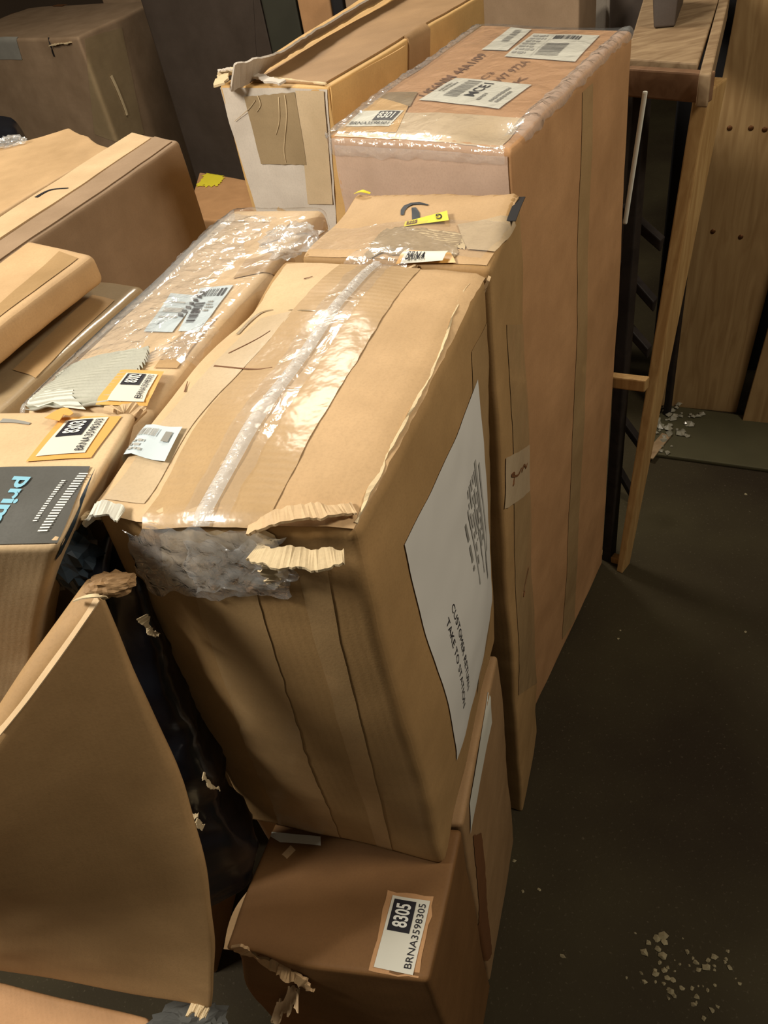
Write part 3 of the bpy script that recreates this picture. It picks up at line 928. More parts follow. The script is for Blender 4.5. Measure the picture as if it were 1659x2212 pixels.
# raised torn flap along the left edge
outer = [at(x, y, 1.24) for x, y in [(492, 150), (560, 122), (650, 66), (720, 22), (800, -30)]]
ribbon('torn_flap', [at(x, y, 1.235) for x, y in [(500, 168), (575, 137), (660, 85), (740, 38), (860, -32)]], 0.042, M['white_board'], N1.root,
       thick=0.003, jitter=0.0012, seed=5, label='raised white flap with a ragged edge', side=(1, 0.35, 0.45))
ribbon('torn_corner', [at(x, y, 1.23) for x, y in [(470, 182), (482, 160), (505, 146), (535, 140)]], 0.018, M['inner'], N1.root, thick=0.003, jitter=0.003, seed=3)
ribbon('torn_corner', [at(x, y, 1.226) for x, y in [(520, 168), (545, 160), (580, 170), (610, 176)]], 0.012, M['white_board'], N1.root, thick=0.003, jitter=0.002, seed=9)
ribbon('torn_corner', [at(x, y, 1.235) for x, y in [(470, 152), (490, 148), (520, 150), (545, 146)]], 0.012, M['white_board'], N1.root, thick=0.002, jitter=0.002, seed=19)
# overlapping piece on the right side, with its notch
N1.patch('side_flap', 'right', Q(N1, 'right', [(722, 268), (868, 190), (872, 98), (712, 192)]), M['kraft_gold'], off=0.002, thick=0.003, label='golden side flap')
N1.patch('side_flap', 'right', Q(N1, 'right', [(880, 182), (925, 150), (912, 55), (874, 84)]), M['kraft_brown'], off=0.0005, thick=0.003, label='shorter folded piece')

# ---------------------------------------------------------------- film-wrapped carton left of the middle one
gT = px4([(330, 884), (716, 450)], 1.12)
gT = px4([(40, 884), (326, 884), (702, 449), (502, 450)], 1.12)
G1 = Carton('film_wrapped_carton', 'film-wrapped carton left of the middle one with bluish labels and bare grey flutes on top',
            gT, 1.12, 0.0, M['kraft_pale'], r=0.012, amp=0.004, freq=6, seed=41, res=0.015)
for pts in ([(560, 530), (690, 528), (716, 500), (600, 500)], [(500, 600), (600, 600), (640, 560), (530, 560)], [(330, 800), (380, 800), (470, 690), (420, 690)]):
    G1.patch('tape', 'top', Q(G1, 'top', pts), M['tape'], off=0.0008, thick=0.0004)
Qf = Q(G1, 'top', [(58, 880), (268, 880), (326, 766), (150, 768)])
def rounded(u, v):
    k = 0.16 * (1 - math.sqrt(max(0, 1 - max(0, (0.45 - u) / 0.45) ** 2))) if u < 0.45 else 0
    return u, v * (1 - k * 1.6)
G1.patch('torn_flutes', 'top', Qf, M['flute'], off=0.0002, thick=0.0006, res=0.0013, rag=0.004, seed=3, shape=rounded,
         hf=lambda u, v: 0.0036 + 0.0036 * math.sin(v * 105 + 0.4 * math.sin(u * 4) - 1.2 * u), label='bare grey flutes')
G1.patch('bare_paper', 'top', Q(G1, 'top', [(60, 884), (180, 884), (160, 852), (95, 852)]), M['paper'], off=0.006, thick=0.0006, rag=0.01, seed=6)
Ql = Q(G1, 'top', [(385, 722), (430, 724), (503, 616), (430, 622)])
la = G1.patch('shipping_label', 'top', Ql, M['paper_blue'], off=0.0012, thick=0.0003)
G1.rects('barcode', 'top', Ql, barcode(12, 0.1, 0.76, 0.92, 0.93, 31), M['ink'], 0.0022, la)
G1.rects('barcode', 'top', Ql, barcode(18, 0.12, 0.18, 0.48, 0.62, 33, 't'), M['ink'], 0.0022, la)
G1.rects('fine_print', 'top', Ql, textlines(4, 0.55, 0.4, 0.9, 0.66, 31), M['ink_grey'], 0.0022, la)
Ql = Q(G1, 'top', [(310, 722), (372, 724), (430, 640), (368, 632)])
lb2 = G1.patch('shipping_label', 'top', Ql, M['paper_blue'], off=0.0012, thick=0.0003, label='blank looking bluish label')
G1.rects('print_block', 'top', Ql, [(0.15, 0.35, 0.8, 0.39), (0.15, 0.5, 0.8, 0.62), (0.2, 0.75, 0.7, 0.79)], M['ink_faint'], 0.0022, lb2)
# row of little black triangles between the labels
V, Fc = [], []
Qt = Q(G1, 'top', [(384, 688), (392, 693), (446, 634), (438, 629)])
for i in range(7):
    t0, t1 = i / 7, (i + 0.62) / 7
    b = len(V)
    V += [G1.st('top', Qt, 0, t0, 0.0024), G1.st('top', Qt, 1.2, (t0 + t1) / 2, 0.0024), G1.st('top', Qt, 0.4, t1 + 0.03, 0.0024), G1.st('top', Qt, -0.5, t1 - 0.02, 0.0024)]
    Fc.append([b, b + 1, b + 2, b + 3])
obj('triangle_row', V, Fc, M['ink'], la, smooth=False)
# orange sticker 8302
Qo = Q(G1, 'top', [(352, 884), (362, 820), (262, 814), (212, 884)])
Qo = Q(G1, 'top', [(318, 882), (357, 818), (264, 815), (216, 881)])
so = G1.patch('orange_sticker', 'top', [Qo[0], Qo[1], Qo[2], Qo[3]], M['orange_sticker'], off=0.0068, thick=0.0004, res=0.006)
so['label'] = 'orange sticker'
st8 = sticker(G1, 'top', [(314, 877), (343, 826), (277, 824), (240, 876)], '8302', off=0.0078)
G1.sheet1('stretch_film', 'top', Q(G1, 'top', [(190, 760), (395, 790), (715, 452), (495, 452)]), M['film'], off=0.0035, rag=0.01, res=0.005,
          hf=lambda u, v: 0.0025 * abs(noise.noise(Vector((u * 9, v * 20, 4)))))
G1.sheet1('bunched_film', 'top', Q(G1, 'top', [(150, 800), (300, 770), (600, 480), (470, 470)]), M['film_crumple'], off=0.005, rag=0.012, res=0.004,
          hf=lambda u, v: 0.004 * abs(noise.noise(Vector((u * 12, v * 26, 8)))))
G1.sheet1('bunched_film', 'top', Q(G1, 'top', [(290, 800), (420, 800), (470, 720), (440, 715)]), M['film_crumple'], off=0.005, rag=0.008, res=0.004,
          hf=lambda u, v: 0.004 * abs(noise.noise(Vector((u * 9, v * 9, 3)))))
G1.sheet1('bunched_film', 'top', Q(G1, 'top', [(40, 890), (62, 890), (520, 445), (500, 445)]), M['film_haze'], off=0.004, res=0.004,
          hf=lambda u, v: 0.004 * math.sin(math.pi * u))

# loose wad of clear film lying between the two cartons
def wad(name, c, r, m, label, cat, seed, sq=(1, 1, 0.7), parent=None, spiky=0.5, seg=28):
    verts, faces = [], []
    for j in range(seg // 2 + 1):
        th = math.pi * j / (seg // 2)
        for i in range(seg):
            ph = 2 * math.pi * i / seg
            d = Vector((math.sin(th) * math.cos(ph), math.sin(th) * math.sin(ph), math.cos(th)))
            k = 1 + spiky * (abs(noise.noise(d * 2.3 + Vector((seed, 0, 0)))) * 1.6 - 0.4) + spiky * 0.5 * noise.noise(d * 7 + Vector((seed, 2, 0)))
            verts.append(Vector((d.x * sq[0], d.y * sq[1], d.z * sq[2])) * r * k + Vector(c))
    for j in range(seg // 2):
        for i in range(seg):
            a = j * seg + i; b = j * seg + (i + 1) % seg
            faces.append([a, b, b + seg, a + seg])
    base = Vector((c[0], c[1], c[2] - r * sq[2]))
    if parent is None:
        o = obj(name, [v - base for v in verts], faces, m, None, [(v.x, v.y) for v in verts], smooth=False)
        o.location = base
        tag(o, label, cat)
    else:
        o = obj(name, verts, faces, m, parent, [(v.x, v.y) for v in verts], smooth=False)
    return o


wp = at(628, 520, 1.145)
wad('film_wad', wp, 0.026, M['film_haze'], 'crumpled wad of clear film beside the far end of the middle carton', 'plastic wrap', 3, sq=(1.3, 1.1, 0.6), spiky=0.4)

# ---------------------------------------------------------------- carton with the dark printed tape, at left
eN = at(129, 1183, 1.15)
eT = [tuple(at(-330, 1181, 1.15)[:2]), tuple(eN[:2]), tuple(at(302, 888, 1.15)[:2]), tuple(at(-190, 886, 1.15)[:2])]
sh_ = Vector((-0.262, 0.118, 0)) * 0.9
eB = [(p[0] + sh_.x, p[1] + sh_.y) for p in eT]
E1 = Carton('dark_taped_carton', 'kraft carton at the left edge under a dark grey tape with light blue lettering',
            eT, 1.15, 0.78, M['kraft_pale'], bot=eB, r=0.008, amp=0.004, freq=6, seed=51, res=0.012)
Qg = Q(E1, 'top', [(-160, 1175), (122, 1178), (194, 1014), (-40, 1016)])
gt = E1.patch('printed_tape', 'top', Qg, M['grey_tape'], off=0.0008, thick=0.0005, label='dark grey tape with light blue lettering',
              hf=lambda u, v: 0.0006 * math.sin(v * 40))
# lettering reads towards the camera: top of the tape is on the right
Qa = [E1.loc('top', *p) for p in [(30, 1037), (-58, 1168), (-16, 1170), (76, 1039)]]
E1.text('prime', 'top', Qa, (0, 0, 1, 1), M['ink_blue'], 0.0024, gt, bold=0.03)
for k, (x0, y0, x1, y1, n, w_) in enumerate([(170, 1030, 78, 1158, 22, 20), (132, 1046, 68, 1136, 18, 9)]):
    Qd = [E1.loc('top', *p) for p in [(x0, y0), (x1, y1), (x1 + w_, y1), (x0 + w_, y0)]]
    E1.rects('white_dashes', 'top', Qd, [(i / n, 0, (i + 0.5) / n, 1) for i in range(n)], M['ink_white'], 0.0022, gt)
E1.patch('printed_tape', 'right', Q(E1, 'right', [(118, 1215), (172, 1085), (206, 1015), (130, 1178)]), M['navy'], off=0.0008, thick=0.0004, label='dark wrap-over end of the tape')
Qo = Q(E1, 'top', [(54, 1004), (196, 994), (262, 902), (130, 908)])
so = E1.patch('orange_sticker', 'top', Qo, M['orange_sticker'], off=0.001, thick=0.0004)
sticker(E1, 'top', [(182, 985), (232, 906), (140, 916), (74, 994)], '8303', off=0.002)
ribbon('lifted_sticker_corner', on(E1, 'top', [(108, 922), (130, 905), (150, 912)], 0.008), 0.018, M['orange_sticker'], E1.root, thick=0.0006, tail=0.2)
ribbon('pen_stroke', on(E1, 'top', [(0, 912), (30, 914), (62, 920)], 0.0012), 0.006, M['ink_grey'], E1.root, thick=0.0003, tail=0.4)
ribbon('torn_flap_edge', on(E1, 'top', [(10, 884), (100, 882), (200, 890), (300, 888)], 0.004), 0.010, M['kraft_brown'], E1.root, thick=0.003, jitter=0.0015)
ribbon('torn_flap_edge', on(E1, 'top', [(235, 892), (270, 880), (310, 872)], 0.006), 0.016, M['kraft_pale'], E1.root, thick=0.003, jitter=0.003, seed=4)

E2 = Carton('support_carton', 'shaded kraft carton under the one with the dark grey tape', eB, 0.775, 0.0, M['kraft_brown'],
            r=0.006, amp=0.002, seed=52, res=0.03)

# ---------------------------------------------------------------- leaning parcel, lower left
A_, B_ = at(222, 1292, 1.1), at(440, 2182, 0.58)
Lt, Lb = at(-150, 1840, 0.95), at(-150, 2062, 0.55)
ot, ob = Vector((-0.014, 0.022, 0)), Vector((-0.035, 0.05, 0))
F1 = Carton('leaning_carton', 'brown carton leaning over at the lower left, its face towards the viewer',
            [tuple(Lt[:2]), tuple(A_[:2]), tuple((A_ + ot)[:2]), tuple((Lt + ot)[:2])], 1.1, 0.55, M['kraft_lean'],
            bot=[tuple(Lb[:2]), tuple(B_[:2]), tuple((B_ + ob)[:2]), tuple((Lb + ob)[:2])],
            ztop=[Lt.z, A_.z, A_.z + 0.005, Lt.z + 0.005], zbot=[Lb.z, B_.z, B_.z, Lb.z], r=0.006, amp=0.006, freq=4, seed=61,
            res=0.014, bulge=0.01, dents=[((0.15, 0, -0.02), 0.2, (0.035, 0, 0.0))])
ribbon('worn_edge', on(F1, 'top', [(0, 1592), (60, 1515), (130, 1415), (205, 1300)], 0.001), 0.012, M['kraft_pale'], F1.root, thick=0.001)
ribbon('torn_corner', [at(412, 2168, 0.585), at(432, 2176, 0.585), at(450, 2186, 0.58)], 0.014, M['inner'], F1.root, thick=0.003, jitter=0.003)

zT = px4([(-230, 2420), (430, 2560), (318, 2196), (-180, 2078)], 0.5)
Z1 = Carton('low_carton', 'orange-brown carton at the bottom left corner below the leaning one', zT, 0.5, 0.0, M['kraft_orange'],
            r=0.006, amp=0.003, seed=62, res=0.02)
gm = at(400, 2215, 0.5)
wad('foam_scrap', gm, 0.03, M['grey_foam'], 'grey foam scrap at the bottom edge beside the low orange-brown carton', 'packing foam', 8, sq=(1.6, 0.8, 0.5), spiky=0.3)

# ---------------------------------------------------------------- black poly mailer squeezed in the gap, widened to paint in its shade
tl, tr_, bl, br = at(190, 1250, 1.07), at(292, 1262, 1.07), at(415, 1990, 0.56), at(562, 1935, 0.56)
bk = Vector((0.0, 0.06, 0))
P1 = Carton('black_mailer', 'black plastic mailer squeezed upright between the leaning carton and the middle one',
            [tuple(tl[:2]), tuple(tr_[:2]), tuple((tr_ + bk)[:2]), tuple((tl + bk)[:2])], 1.07, 0.56, M['black_poly'],
            bot=[tuple(bl[:2]), tuple(br[:2]), tuple((br + bk)[:2]), tuple((bl + bk)[:2])], r=0.012, amp=0.012, freq=14, seed=71, res=0.01,
            cat='plastic mailer', body='mailer_body')
# torn pale pulp and tape scraps on it
wad('foam_scrap', at(405, 1512, 0.87), 0.014, M['inner'], None, None, 5, sq=(1.4, 0.8, 0.9), parent=P1.root, spiky=0.6)
wad('foam_scrap', at(385, 1490, 0.885), 0.011, M['inner'], None, None, 6, sq=(0.8, 0.8, 1.4), parent=P1.root, spiky=0.6)
wad('foam_scrap', at(392, 1545, 0.85), 0.009, M['paper'], None, None, 7, sq=(1.5, 0.8, 0.6), parent=P1.root, spiky=0.6)
for k, pts in enumerate(([(292, 1300), (305, 1325), (318, 1332)], [(430, 1650), (440, 1672), (452, 1690)], [(425, 1752), (445, 1750)], [(440, 1765), (446, 1785)], [(345, 1610), (375, 1640), (390, 1620)])):
    ribbon('tape_scrap', on(P1, 'front', pts, 0.01), 0.006, M['inner'] if k != 4 else M['film_haze'], P1.root, thick=0.001, jitter=0.0015, seed=k)
wad('scuffed_corner', at(238, 1262, 1.1), 0.013, M['kraft_brown'], None, None, 15, sq=(1.5, 0.8, 0.7), parent=P1.root, spiky=0.25)
ribbon('loose_strand', [at(160, 1296, 1.1), at(185, 1288, 1.12), at(215, 1286, 1.12), at(228, 1292, 1.11)], 0.003, M['inner'], P1.root, thick=0.001, tail=1.2)
e0 = [tuple(at(x, y, 1.09)[:2]) for x, y in ((130, 1216), (236, 1256), (262, 1120), (190, 1095))]  # black panel added where the gap is only in shade
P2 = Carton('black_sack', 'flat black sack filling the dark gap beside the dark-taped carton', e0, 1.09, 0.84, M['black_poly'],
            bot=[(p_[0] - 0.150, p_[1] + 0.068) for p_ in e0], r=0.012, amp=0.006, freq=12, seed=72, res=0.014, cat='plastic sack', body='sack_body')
# grey wrap bulging at the corner of the printed-tape carton
wad('wrapped_roll', at(150, 1190, 1.10), 0.026, M['navy'], 'dark glossy plastic bulge at the corner of the dark-taped carton', 'plastic wrap', 21, sq=(0.8, 1, 1.4), spiky=0.35)
wad('foam_scrap', at(180, 1225, 1.06), 0.026, M['grey_foam'], 'round grey foam piece in the gap left of the middle carton', 'packing foam', 22, sq=(1.1, 0.9, 0.9), spiky=0.1)

# ---------------------------------------------------------------- low cartons under the middle one
k0, k1 = at(470, 2072, 0.597), at(928, 2118, 0.597)
k2 = Vector((0.014, 0.42, 0.597))
k3 = k2 + (k0 - k1) * 0.98
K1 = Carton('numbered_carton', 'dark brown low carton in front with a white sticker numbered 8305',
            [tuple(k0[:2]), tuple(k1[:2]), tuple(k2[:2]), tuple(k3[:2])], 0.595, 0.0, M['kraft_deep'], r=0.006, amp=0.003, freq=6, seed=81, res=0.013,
            dents=[((-0.1, -0.08, 0.26), 0.05, (0.006, 0.02, 0.0)), ((-0.02, -0.08, 0.25), 0.03, (0, -0.004, 0.006))])
sticker(K1, 'top', [(893, 2106), (927, 1946), (846, 1935), (808, 2090)], '8305', off=0.0012, lb='white sticker numbered 8305')
K1.patch('orange_stain', 'top', Q(K1, 'top', [(905, 2112), (935, 1935), (835, 1925), (795, 2098)]), M['kraft_orange'], off=0.0003, thick=0.0003, rag=0.004)
K1.patch('tape', 'top', Q(K1, 'top', [(570, 1812), (690, 1828), (690, 1808), (565, 1792)]), M['paper'], off=0.001, thick=0.0004, label='white label edge')
ribbon('torn_flap_edge', on(K1, 'front', [(475, 2082), (560, 2100), (640, 2108), (680, 2125)], 0.004), 0.014, M['kraft'], K1.root, thick=0.003, jitter=0.003, side=(1, -.3, .4))
ribbon('torn_flap_edge', on(K1, 'front', [(600, 2160), (625, 2140), (650, 2128)], 0.012), 0.02, M['kraft_pale'], K1.root, thick=0.002, jitter=0.005, seed=3)
ribbon('worn_edge', on(K1, 'top', [(478, 2068), (510, 1960), (556, 1800)], 0.001), 0.009, M['kraft'], K1.root, thick=0.001)
q0, q1 = k3 + (k2 - k1).normalized() * 0.004, k2 + (k2 - k1).normalized() * 0.004
q2 = q1 + (k2 - k1).normalized() * 0.25 + Vector((0.004, 0, 0))
q3 = q2 + (k0 - k1) * 0.98
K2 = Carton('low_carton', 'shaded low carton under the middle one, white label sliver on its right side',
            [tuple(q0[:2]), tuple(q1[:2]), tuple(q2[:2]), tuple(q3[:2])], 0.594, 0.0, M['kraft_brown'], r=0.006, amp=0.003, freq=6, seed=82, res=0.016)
K2.patch('shipping_label', 'right', Q(K2, 'right', [(1014, 1800), (1012, 1735), (1056, 1495), (1062, 1560)]), M['paper'], off=0.001, thick=0.0004)
K2.patch('tape', 'right', Q(K2, 'right', [(1022, 2060), (1062, 2060), (1040, 1800), (1022, 1805)]), M['ink_brown'], off=0.0006, thick=0.0003, rag=0.006, label='dark stain')

# ---------------------------------------------------------------- left group
H1 = Carton('flat_carton', 'small tan flat carton lying on the dim one at the left edge', px4([(-265, 757), (-120, 788), (206, 548), (62, 515)], 1.12), 1.12, 1.078, M['kraft'],
            r=0.012, amp=0.003, seed=91, res=0.012)
H1.patch('tape', 'top', Q(H1, 'top', [(-40, 690), (-10, 692), (170, 560), (130, 545)]), M['tape'], off=0.0006, thick=0.0004)
I1 = Carton('dusty_carton', 'dull olive-brown carton beneath the flat tan one, left of the film-wrapped carton', px4([(-160, 830), (-40, 930), (314, 614), (190, 602)], 1.06), 1.06, 0.0, M['tape_dark'],
            r=0.012, amp=0.003, seed=92, res=0.018)
I1.patch('tape', 'top', Q(I1, 'top', [(30, 800), (80, 820), (250, 650), (200, 640)]), M['tape'], off=0.0006, thick=0.0004)
J1 = Carton('narrow_carton', 'tall narrow brown carton at the left, seen along its long shaded side', px4([(-180, 583), (-180, 690), (388, 300), (284, 284)], 1.1), 1.1, 0.0, M['kraft_dim'],
            r=0.01, amp=0.003, seed=93, res=0.018, freq=4)
J1.patch('flap', 'top', Q(J1, 'top', [(-170, 640), (-170, 682), (372, 306), (335, 296)]), M['kraft_dim'], off=0.0004, thick=0.0015)
J1.patch('flap', 'top', Q(J1, 'top', [(-170, 585), (-170, 635), (330, 292), (286, 286)]), M['kraft_pale'], off=0.0004, thick=0.003)
ribbon('pen_stroke', on(J1, 'top', [(80, 432), (110, 416), (150, 410)], 0.0045), 0.008, M['ink'], J1.root, thick=0.0003, tail=0.3)
KK = Carton('tan_carton', 'bright tan carton behind the tall narrow one at the left edge', px4([(-330, 400), (-250, 610), (236, 318), (152, 276)], 1.05), 1.05, 0.0, M['kraft'],
            r=0.008, amp=0.005, freq=9, seed=94, res=0.018)
wad('film_wad', at(22, 306, 1.06), 0.02, M['film_haze'], 'small wad of clear film on the bright tan carton', 'plastic wrap', 13, sq=(1.8, 0.8, 0.5), spiky=0.6)
bg0 = Carton('black_sack', 'black sack with a grey patch at the left edge behind the tan carton', px4([(-180, 330), (30, 330), (38, 250), (-150, 235)], 1.0), 1.0, 0.0, M['black_poly'],
             r=0.04, amp=0.01, seed=95, res=0.03, cat='plastic sack', body='sack_body')
def deep(p0, p1, z, depth, gap=0.0, dr=(0.45, 0.89)):
    a_, b_ = Vector(at(*p0, z)[:2]), Vector(at(*p1, z)[:2])
    d_ = Vector(dr).normalized()
    return [tuple(a_ + d_ * gap), tuple(b_ + d_ * gap), tuple(b_ + d_ * (gap + depth)), tuple(a_ + d_ * (gap + depth))]
L1 = Carton('taped_shipping_box', 'big dim taped box at the top left corner', deep((-120, 88), (168, 80), 1.0, 0.62), 1.0, 0.0, M['kraft_dim'],
            r=0.012, amp=0.006, freq=3, seed=96, res=0.04)
L1.patch('tape', 'front', Q(L1, 'front', [(-30, 130), (50, 130), (40, 82), (-40, 84)]), M['ink_grey'], off=0.002, thick=0.001, label='grey tape end')
L1.patch('tape', 'right', Q(L1, 'right', [(205, 290), (310, 290), (262, 60), (182, 85)]), M['tape_dark'], off=0.002, thick=0.001, label='brown tape band')
ribbon('tape_wrinkle', on(L1, 'right', [(238, 165), (252, 195), (268, 235), (272, 248)], 0.006), 0.014, M['inner'], L1.root, thick=0.002, tail=0.7, side=(0.5, 0.8, 0))
ribbon('torn_tape', on(L1, 'front', [(112, 95), (130, 92), (155, 90)], 0.006), 0.02, M['inner'], L1.root, thick=0.003, jitter=0.003)
ribbon('tape_wrinkle', on(L1, 'front', [(105, 82), (110, 100), (118, 122)], 0.004), 0.006, M['dark'], L1.root, thick=0.002)
for pts in ([(28, 30), (60, 18)], [(118, 14), (140, 4)]):
    ribbon('printed_mark', on(L1, 'top', pts, 0.003), 0.035, M['ink_brown'], L1.root, thick=0.0006)
L2 = Carton('dusty_shipping_box', 'greyish dusty box close behind the big taped one at top left', deep((30, 84), (150, 80), 1.0, 0.25, 0.66), 1.02, 0.0, M['kraft_dim'],
            r=0.012, amp=0.006, freq=3, seed=97, res=0.05)

# ---------------------------------------------------------------- tall things standing at the back
def tall(name, label, pts, z, m, seed, cat='box'):
    return Carton(name, label, px4(pts, z), z, 0.0, m, r=0.008, amp=0.004, freq=3, seed=seed, res=0.05, cat=cat)
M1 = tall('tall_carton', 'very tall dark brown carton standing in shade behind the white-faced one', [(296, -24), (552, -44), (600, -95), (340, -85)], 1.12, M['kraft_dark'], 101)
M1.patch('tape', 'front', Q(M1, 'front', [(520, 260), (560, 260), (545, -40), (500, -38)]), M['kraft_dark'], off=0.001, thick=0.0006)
M2 = tall('green_panel', 'dark green-grey panel standing at the back next to the tall dark carton', [(558, -26), (633, -32), (650, -48), (572, -42)], 1.12, M['dark_green'], 102, 'panel')
M3 = tall('orange_carton', 'dim orange-brown carton at the top, right of the dark green-grey panel', [(637, -24), (708, -30), (750, -60), (676, -56)], 1.15, M['kraft_orange'], 103)
M4 = tall('narrow_board', 'blue-black narrow board at the top, right of the dim orange-brown carton', [(711, -20), (738, -22), (760, -40), (733, -38)], 1.15, M['dark'], 104, 'board')
M7 = tall('grey_board', 'pale grey board edge at the very top, above the torn white flap', [(742, -20), (830, -28), (850, -44), (760, -38)], 1.15, M['kraft_dim'], 107, 'board')
M5 = tall('brown_carton', 'shaded brown carton standing behind the film-wrapped one', [(1030, -22), (1250, -26), (1290, -64), (1070, -60)], 1.13, M['kraft_dim'], 105)
M6 = tall('pale_board', 'pale grey-white board standing at the back, right of the shaded brown carton', [(1262, -20), (1314, -22), (1322, -30), (1272, -28)], 1.07, M['white_board'], 106, 'board')
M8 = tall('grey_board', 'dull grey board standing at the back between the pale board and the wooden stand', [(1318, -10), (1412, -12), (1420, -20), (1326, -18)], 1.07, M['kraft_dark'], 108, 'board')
Y1 = Carton('yellow_marked_carton', 'low dark carton with a yellow label, deep in the gap beside the white-faced carton', px4([(400, 470), (600, 490), (600, 400), (430, 372)], 0.5), 0.5, 0.0, M['kraft_orange'],
            r=0.01, amp=0.004, seed=111, res=0.06, freq=3)
Y1.patch('yellow_label', 'top', Q(Y1, 'top', [(424, 404), (470, 404), (502, 360), (455, 364)]), M['yellow'], off=0.002, thick=0.001, rag=0.03, label='yellow label')

# ---------------------------------------------------------------- wooden stand at right
def post(name, a, b, wx, wy, m, parent, label=None, dirx=(1, 0, 0), w2=None):
    a, b = Vector(a), Vector(b)
    dx = Vector(dirx).normalized()
    dy = Vector((0, 0, 1)).cross(dx).normalized() if abs(dx.z) < 0.9 else Vector((0, 1, 0))
    s2 = w2 or 1.0
    c = [a - dx * wx - dy * wy, a + dx * wx - dy * wy, a + dx * wx + dy * wy, a - dx * wx + dy * wy]
    e = [b - dx * wx * s2 - dy * wy * s2, b + dx * wx * s2 - dy * wy * s2, b + dx * wx * s2 + dy * wy * s2, b - dx * wx * s2 + dy * wy * s2]
    return beam(name, c + e, m, parent, label)
W0 = empty('wooden_stand', at(1346, 1228, 0.0), 'open pine stand with a dusty top and one pale leg, right of the tallest carton', 'stand')
tdir = (Vector(at(1500, 155, 1.1)) - Vector(at(1370, 150, 1.1))).normalized()
ftop = at(1534, 196, 1.06)
post('leg', at(1346, 1226, 0.0), at(1536, 180, 1.06), 0.008, 0.02, M['wood'], W0, label='pale front leg', dirx=tdir, w2=1.8)
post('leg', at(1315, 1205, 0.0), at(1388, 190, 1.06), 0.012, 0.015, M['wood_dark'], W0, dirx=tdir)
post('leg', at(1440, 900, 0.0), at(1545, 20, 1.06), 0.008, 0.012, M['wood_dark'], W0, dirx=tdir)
plate = [at(1350, 146, 1.085), at(1506, 158, 1.085), at(1562, -20, 1.085), at(1400, -24, 1.085)]
beam('top_board', plate + [v + Vector((0, 0, 0.015)) for v in plate], M['wood_grey'], W0, label='dusty top board')
fa, fb = at(1350, 148, 1.100), at(1534, 160, 1.100)
nrm = Vector((0, 0, 1)).cross((fb - fa).normalized()) * 0.02
dn = Vector((0, 0, 0.045))
beam('front_rail', [fa - dn, fb - dn, fb - dn + nrm, fa - dn + nrm, fa, fb, fb + nrm, fa + nrm], M['wood_red'], W0)
sa, sb = at(1510, 160, 1.102), at(1558, -20, 1.102)
sd = tdir * 0.02
beam('side_rail', [sa - Vector((0, 0, .05)), sa + sd - Vector((0, 0, .05)), sb + sd - Vector((0, 0, .05)), sb - Vector((0, 0, .05)), sa, sa + sd, sb + sd, sb], M['wood_grey'], W0, label='dusty side rail')
def on_leg(px, py):   # point on the vertical plane through the front legs
    return on_plane(px, py, at(1346, 1226, 0.0), Vector((-tdir.y, tdir.x, 0)))
for (x0, y0, x1, y1, h) in ((1300, 836, 1392, 848, 0.028), (1290, 1208, 1342, 1222, 0.02)):
    u, v = on_leg(x0, y0), on_leg(x1, y1)
    nn = Vector((-tdir.y, tdir.x, 0)) * 0.02
    dz = Vector((0, 0, h))
    beam('rung', [u, v, v + nn, u + nn, u + dz, v + dz, v + nn + dz, u + nn + dz], M['wood'], W0)
# thin white stick standing inside
u, v = on_leg(1350, 484), on_leg(1394, 196)
post('white_strip', u, v, 0.004, 0.003, M['paper'], W0, dirx=tdir)
# dim sloping slats inside
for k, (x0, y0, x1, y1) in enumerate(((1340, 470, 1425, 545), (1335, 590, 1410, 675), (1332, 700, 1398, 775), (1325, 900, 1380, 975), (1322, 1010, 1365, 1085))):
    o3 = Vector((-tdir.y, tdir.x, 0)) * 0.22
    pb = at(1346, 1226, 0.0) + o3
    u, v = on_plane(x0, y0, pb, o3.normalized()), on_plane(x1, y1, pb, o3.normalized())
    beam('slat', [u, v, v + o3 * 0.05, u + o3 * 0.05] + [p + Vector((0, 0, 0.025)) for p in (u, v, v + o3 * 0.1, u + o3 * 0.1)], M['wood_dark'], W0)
ob1 = Carton('small_brown_carton', 'small dark brown box on the far end of the wooden stand', px4([(1400, 56), (1462, 56), (1480, 8), (1420, 4)], 1.101), 1.19, 1.101, M['kraft_dark'],
             bot=px4([(1412, 62), (1458, 58), (1475, 10), (1425, 8)], 1.101), r=0.004, amp=0.001, seed=121, res=0.02)
wad('film_wad', at(1350, 780, 0.1) * 0.0 + on_leg(1345, 800) + Vector((-0.03, 0.06, 0)), 0.03, M['film_haze'], 'cloudy plastic bunched on the rung of the wooden stand', 'plastic wrap', 17, sq=(0.8, 0.8, 1.5), spiky=0.5)

# ---------------------------------------------------------------- plywood boards leaning at the right
bd = (at(1560, 884, 0.0) - at(1430, 872, 0.0))
bn = Vector((-bd.y, bd.x, 0)).normalized()
def board(label, b0, b1, t0, t1, m, name='plywood_board', ext=1.7, group=None):
    p0, p1 = at(*b0, 0.0), at(*b1, 0.0)
    n = Vector((-(p1 - p0).y, (p1 - p0).x, 0)).normalized()
    q0, q1 = on_plane(*t0, p0, n), on_plane(*t1, p0, n)
    q0 = p0 + (q0 - p0) * ext
    q1 = p1 + (q1 - p1) * (q0.z / (q1 - p1).z)
    base = (p0 + p1) / 2
    root = empty(name, base, label, 'board', group)
    th = n * 0.018
    beam('board_panel', [p0, p1, p1 + th, p0 + th, q0, q1, q1 + th, q0 + th], m, root, bev=0.002)
    return root, p0, n
r1, p1_, n1_ = board('wide golden plywood board standing just right of the wooden stand', (1428, 876), (1590, 892), (1590, 10), (1655, 640), M['plank'], ext=1.35)
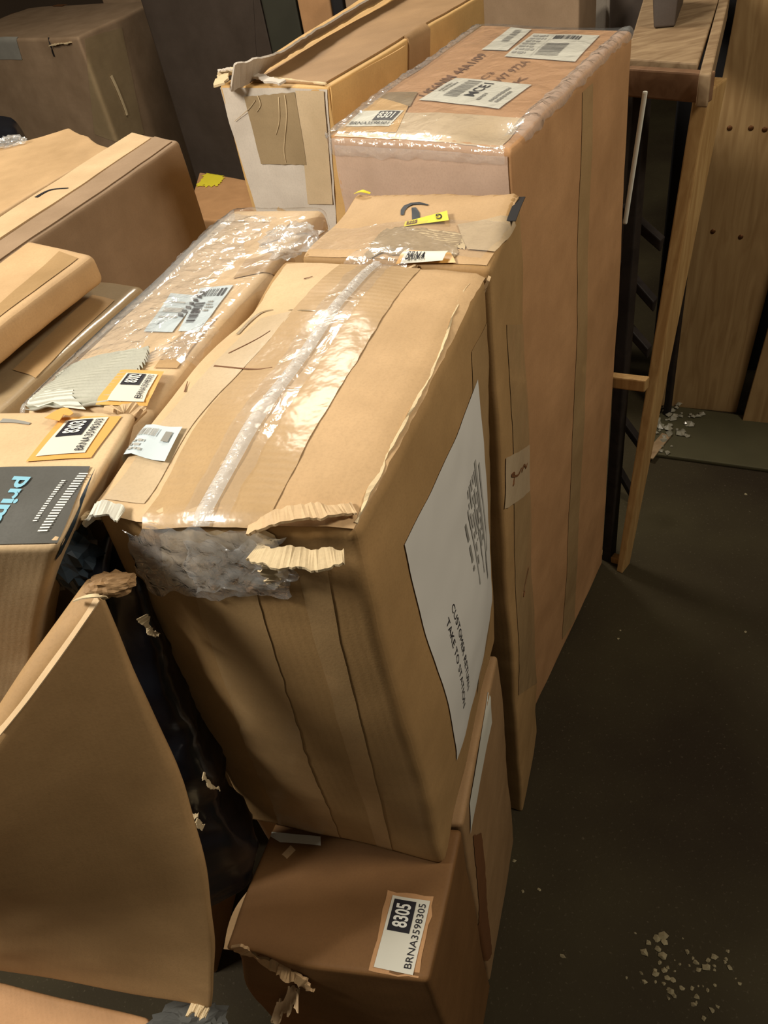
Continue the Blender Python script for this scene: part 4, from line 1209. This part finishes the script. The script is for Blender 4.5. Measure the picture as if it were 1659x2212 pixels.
for (x, y) in ((1576, 277), (1622, 277), (1540, 500), (1600, 512), (1652, 280)):
    c = on_plane(x, y, p1_, n1_) - n1_ * 0.002
    V, Fc = [], []
    for j in range(2):
        for i in range(10):
            a = 2 * math.pi * i / 10
            tdx = Vector((-n1_.y, n1_.x, 0))
            V.append(c + (tdx * math.cos(a) + Vector((0, 0, 1)) * math.sin(a)) * (0.008 - 0.003 * (1 - j)) + n1_ * 0.004 * j)
    Fc = [[i, (i + 1) % 10, 10 + (i + 1) % 10, 10 + i] for i in range(10)] + [list(range(10))[::-1]]
    obj('screw', V, Fc, M['screw'], r1)
board('plywood board at the right edge beyond the black gap', (1602, 915), (1800, 935), (1665, 690), (1850, 690), M['plank'], ext=2.6)
# dark sheet behind, standing in for the shade in the gaps
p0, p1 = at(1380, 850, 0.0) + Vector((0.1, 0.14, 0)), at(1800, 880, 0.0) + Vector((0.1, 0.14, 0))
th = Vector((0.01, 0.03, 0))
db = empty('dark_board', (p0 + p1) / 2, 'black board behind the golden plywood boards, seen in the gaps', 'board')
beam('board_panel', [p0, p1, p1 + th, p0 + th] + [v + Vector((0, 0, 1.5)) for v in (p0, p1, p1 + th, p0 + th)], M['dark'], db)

# ---------------------------------------------------------------- litter on the floor
def crumbs(name, spots, m, label, cat, seed):
    rnd = random.Random(seed)
    V, Fc = [], []
    for (x, y, s_) in spots:
        c = at(x, y, 0.0) + Vector((0, 0, s_ * 0.35))
        b = len(V)
        for i in range(6):
            a = i * math.pi / 3 + rnd.uniform(-.3, .3)
            rr = s_ * rnd.uniform(0.5, 1.1)
            V.append(c + Vector((math.cos(a) * rr, math.sin(a) * rr, rnd.uniform(-0.3, 0.1) * s_)))
        V.append(c + Vector((rnd.uniform(-.2, .2) * s_, rnd.uniform(-.2, .2) * s_, s_ * rnd.uniform(0.3, 0.7))))
        V.append(c - Vector((0, 0, s_ * 0.35)))
        for i in range(6):
            Fc.append([b + i, b + (i + 1) % 6, b + 6])
            Fc.append([b + (i + 1) % 6, b + i, b + 7])
    o = obj(name, V, Fc, m, smooth=False)
    return tag(o, label, cat, kind='stuff')
rnd = random.Random(5)
sp = []
for (cx, cy, sx, sy, n, s_) in ((1475, 2085, 45, 30, 26, 0.0045), (1410, 2110, 30, 30, 16, 0.005), (1550, 2130, 45, 30, 14, 0.004), (1410, 2040, 22, 16, 5, 0.006)):
    for i in range(n):
        sp.append((cx + rnd.gauss(0, sx), cy + rnd.gauss(0, sy), s_ * rnd.uniform(0.4, 1.6)))
sp = [p for p in sp if p[0] > 1330]
crumbs('paper_crumbs', sp, M['chip'], 'scatter of pale crumbs on the dark floor at lower right', 'debris', 3)
crumbs('paper_crumbs', [(1216, 2066, 0.006), (1335, 1380, 0.004), (1340, 1362, 0.003), (1610, 1068, 0.005), (1110, 1860, 0.005), (1130, 1925, 0.004), (1165, 1922, 0.004), (1610, 1365, 0.003)],
       M['chip'], 'few single pale crumbs spread over the empty dark floor', 'debris', 4)
sp = [(1445 + rnd.gauss(0, 28), 920 + rnd.gauss(0, 24), 0.011 * rnd.uniform(0.4, 1.5)) for i in range(60)]
sp = [p for p in sp if 1412 < p[0]]
lt = crumbs('glossy_litter', sp, plain('glossy_litter_plastic', srgb(150, 146, 128), rough=0.25, spec=0.8, var=0.5, scale=60), 'glossy plastic litter piled at the foot of the wooden stand', 'debris', 6)
lt.location.z += 0.013
ribbon('pale_strip', [at(1400, 988, 0.016), at(1420, 962, 0.016), at(1440, 938, 0.016)], 0.028, M['wood_grey'], thick=0.004)
tag(bpy.data.objects['pale_strip'], 'short grey strip lying on the floor against the leg of the wooden stand', 'strip')
for o in bpy.data.objects:
    if o.type == 'MESH' and o.name.split('.')[0] in ('fine_print', 'table_lines'):
        o['kind'] = 'stuff'
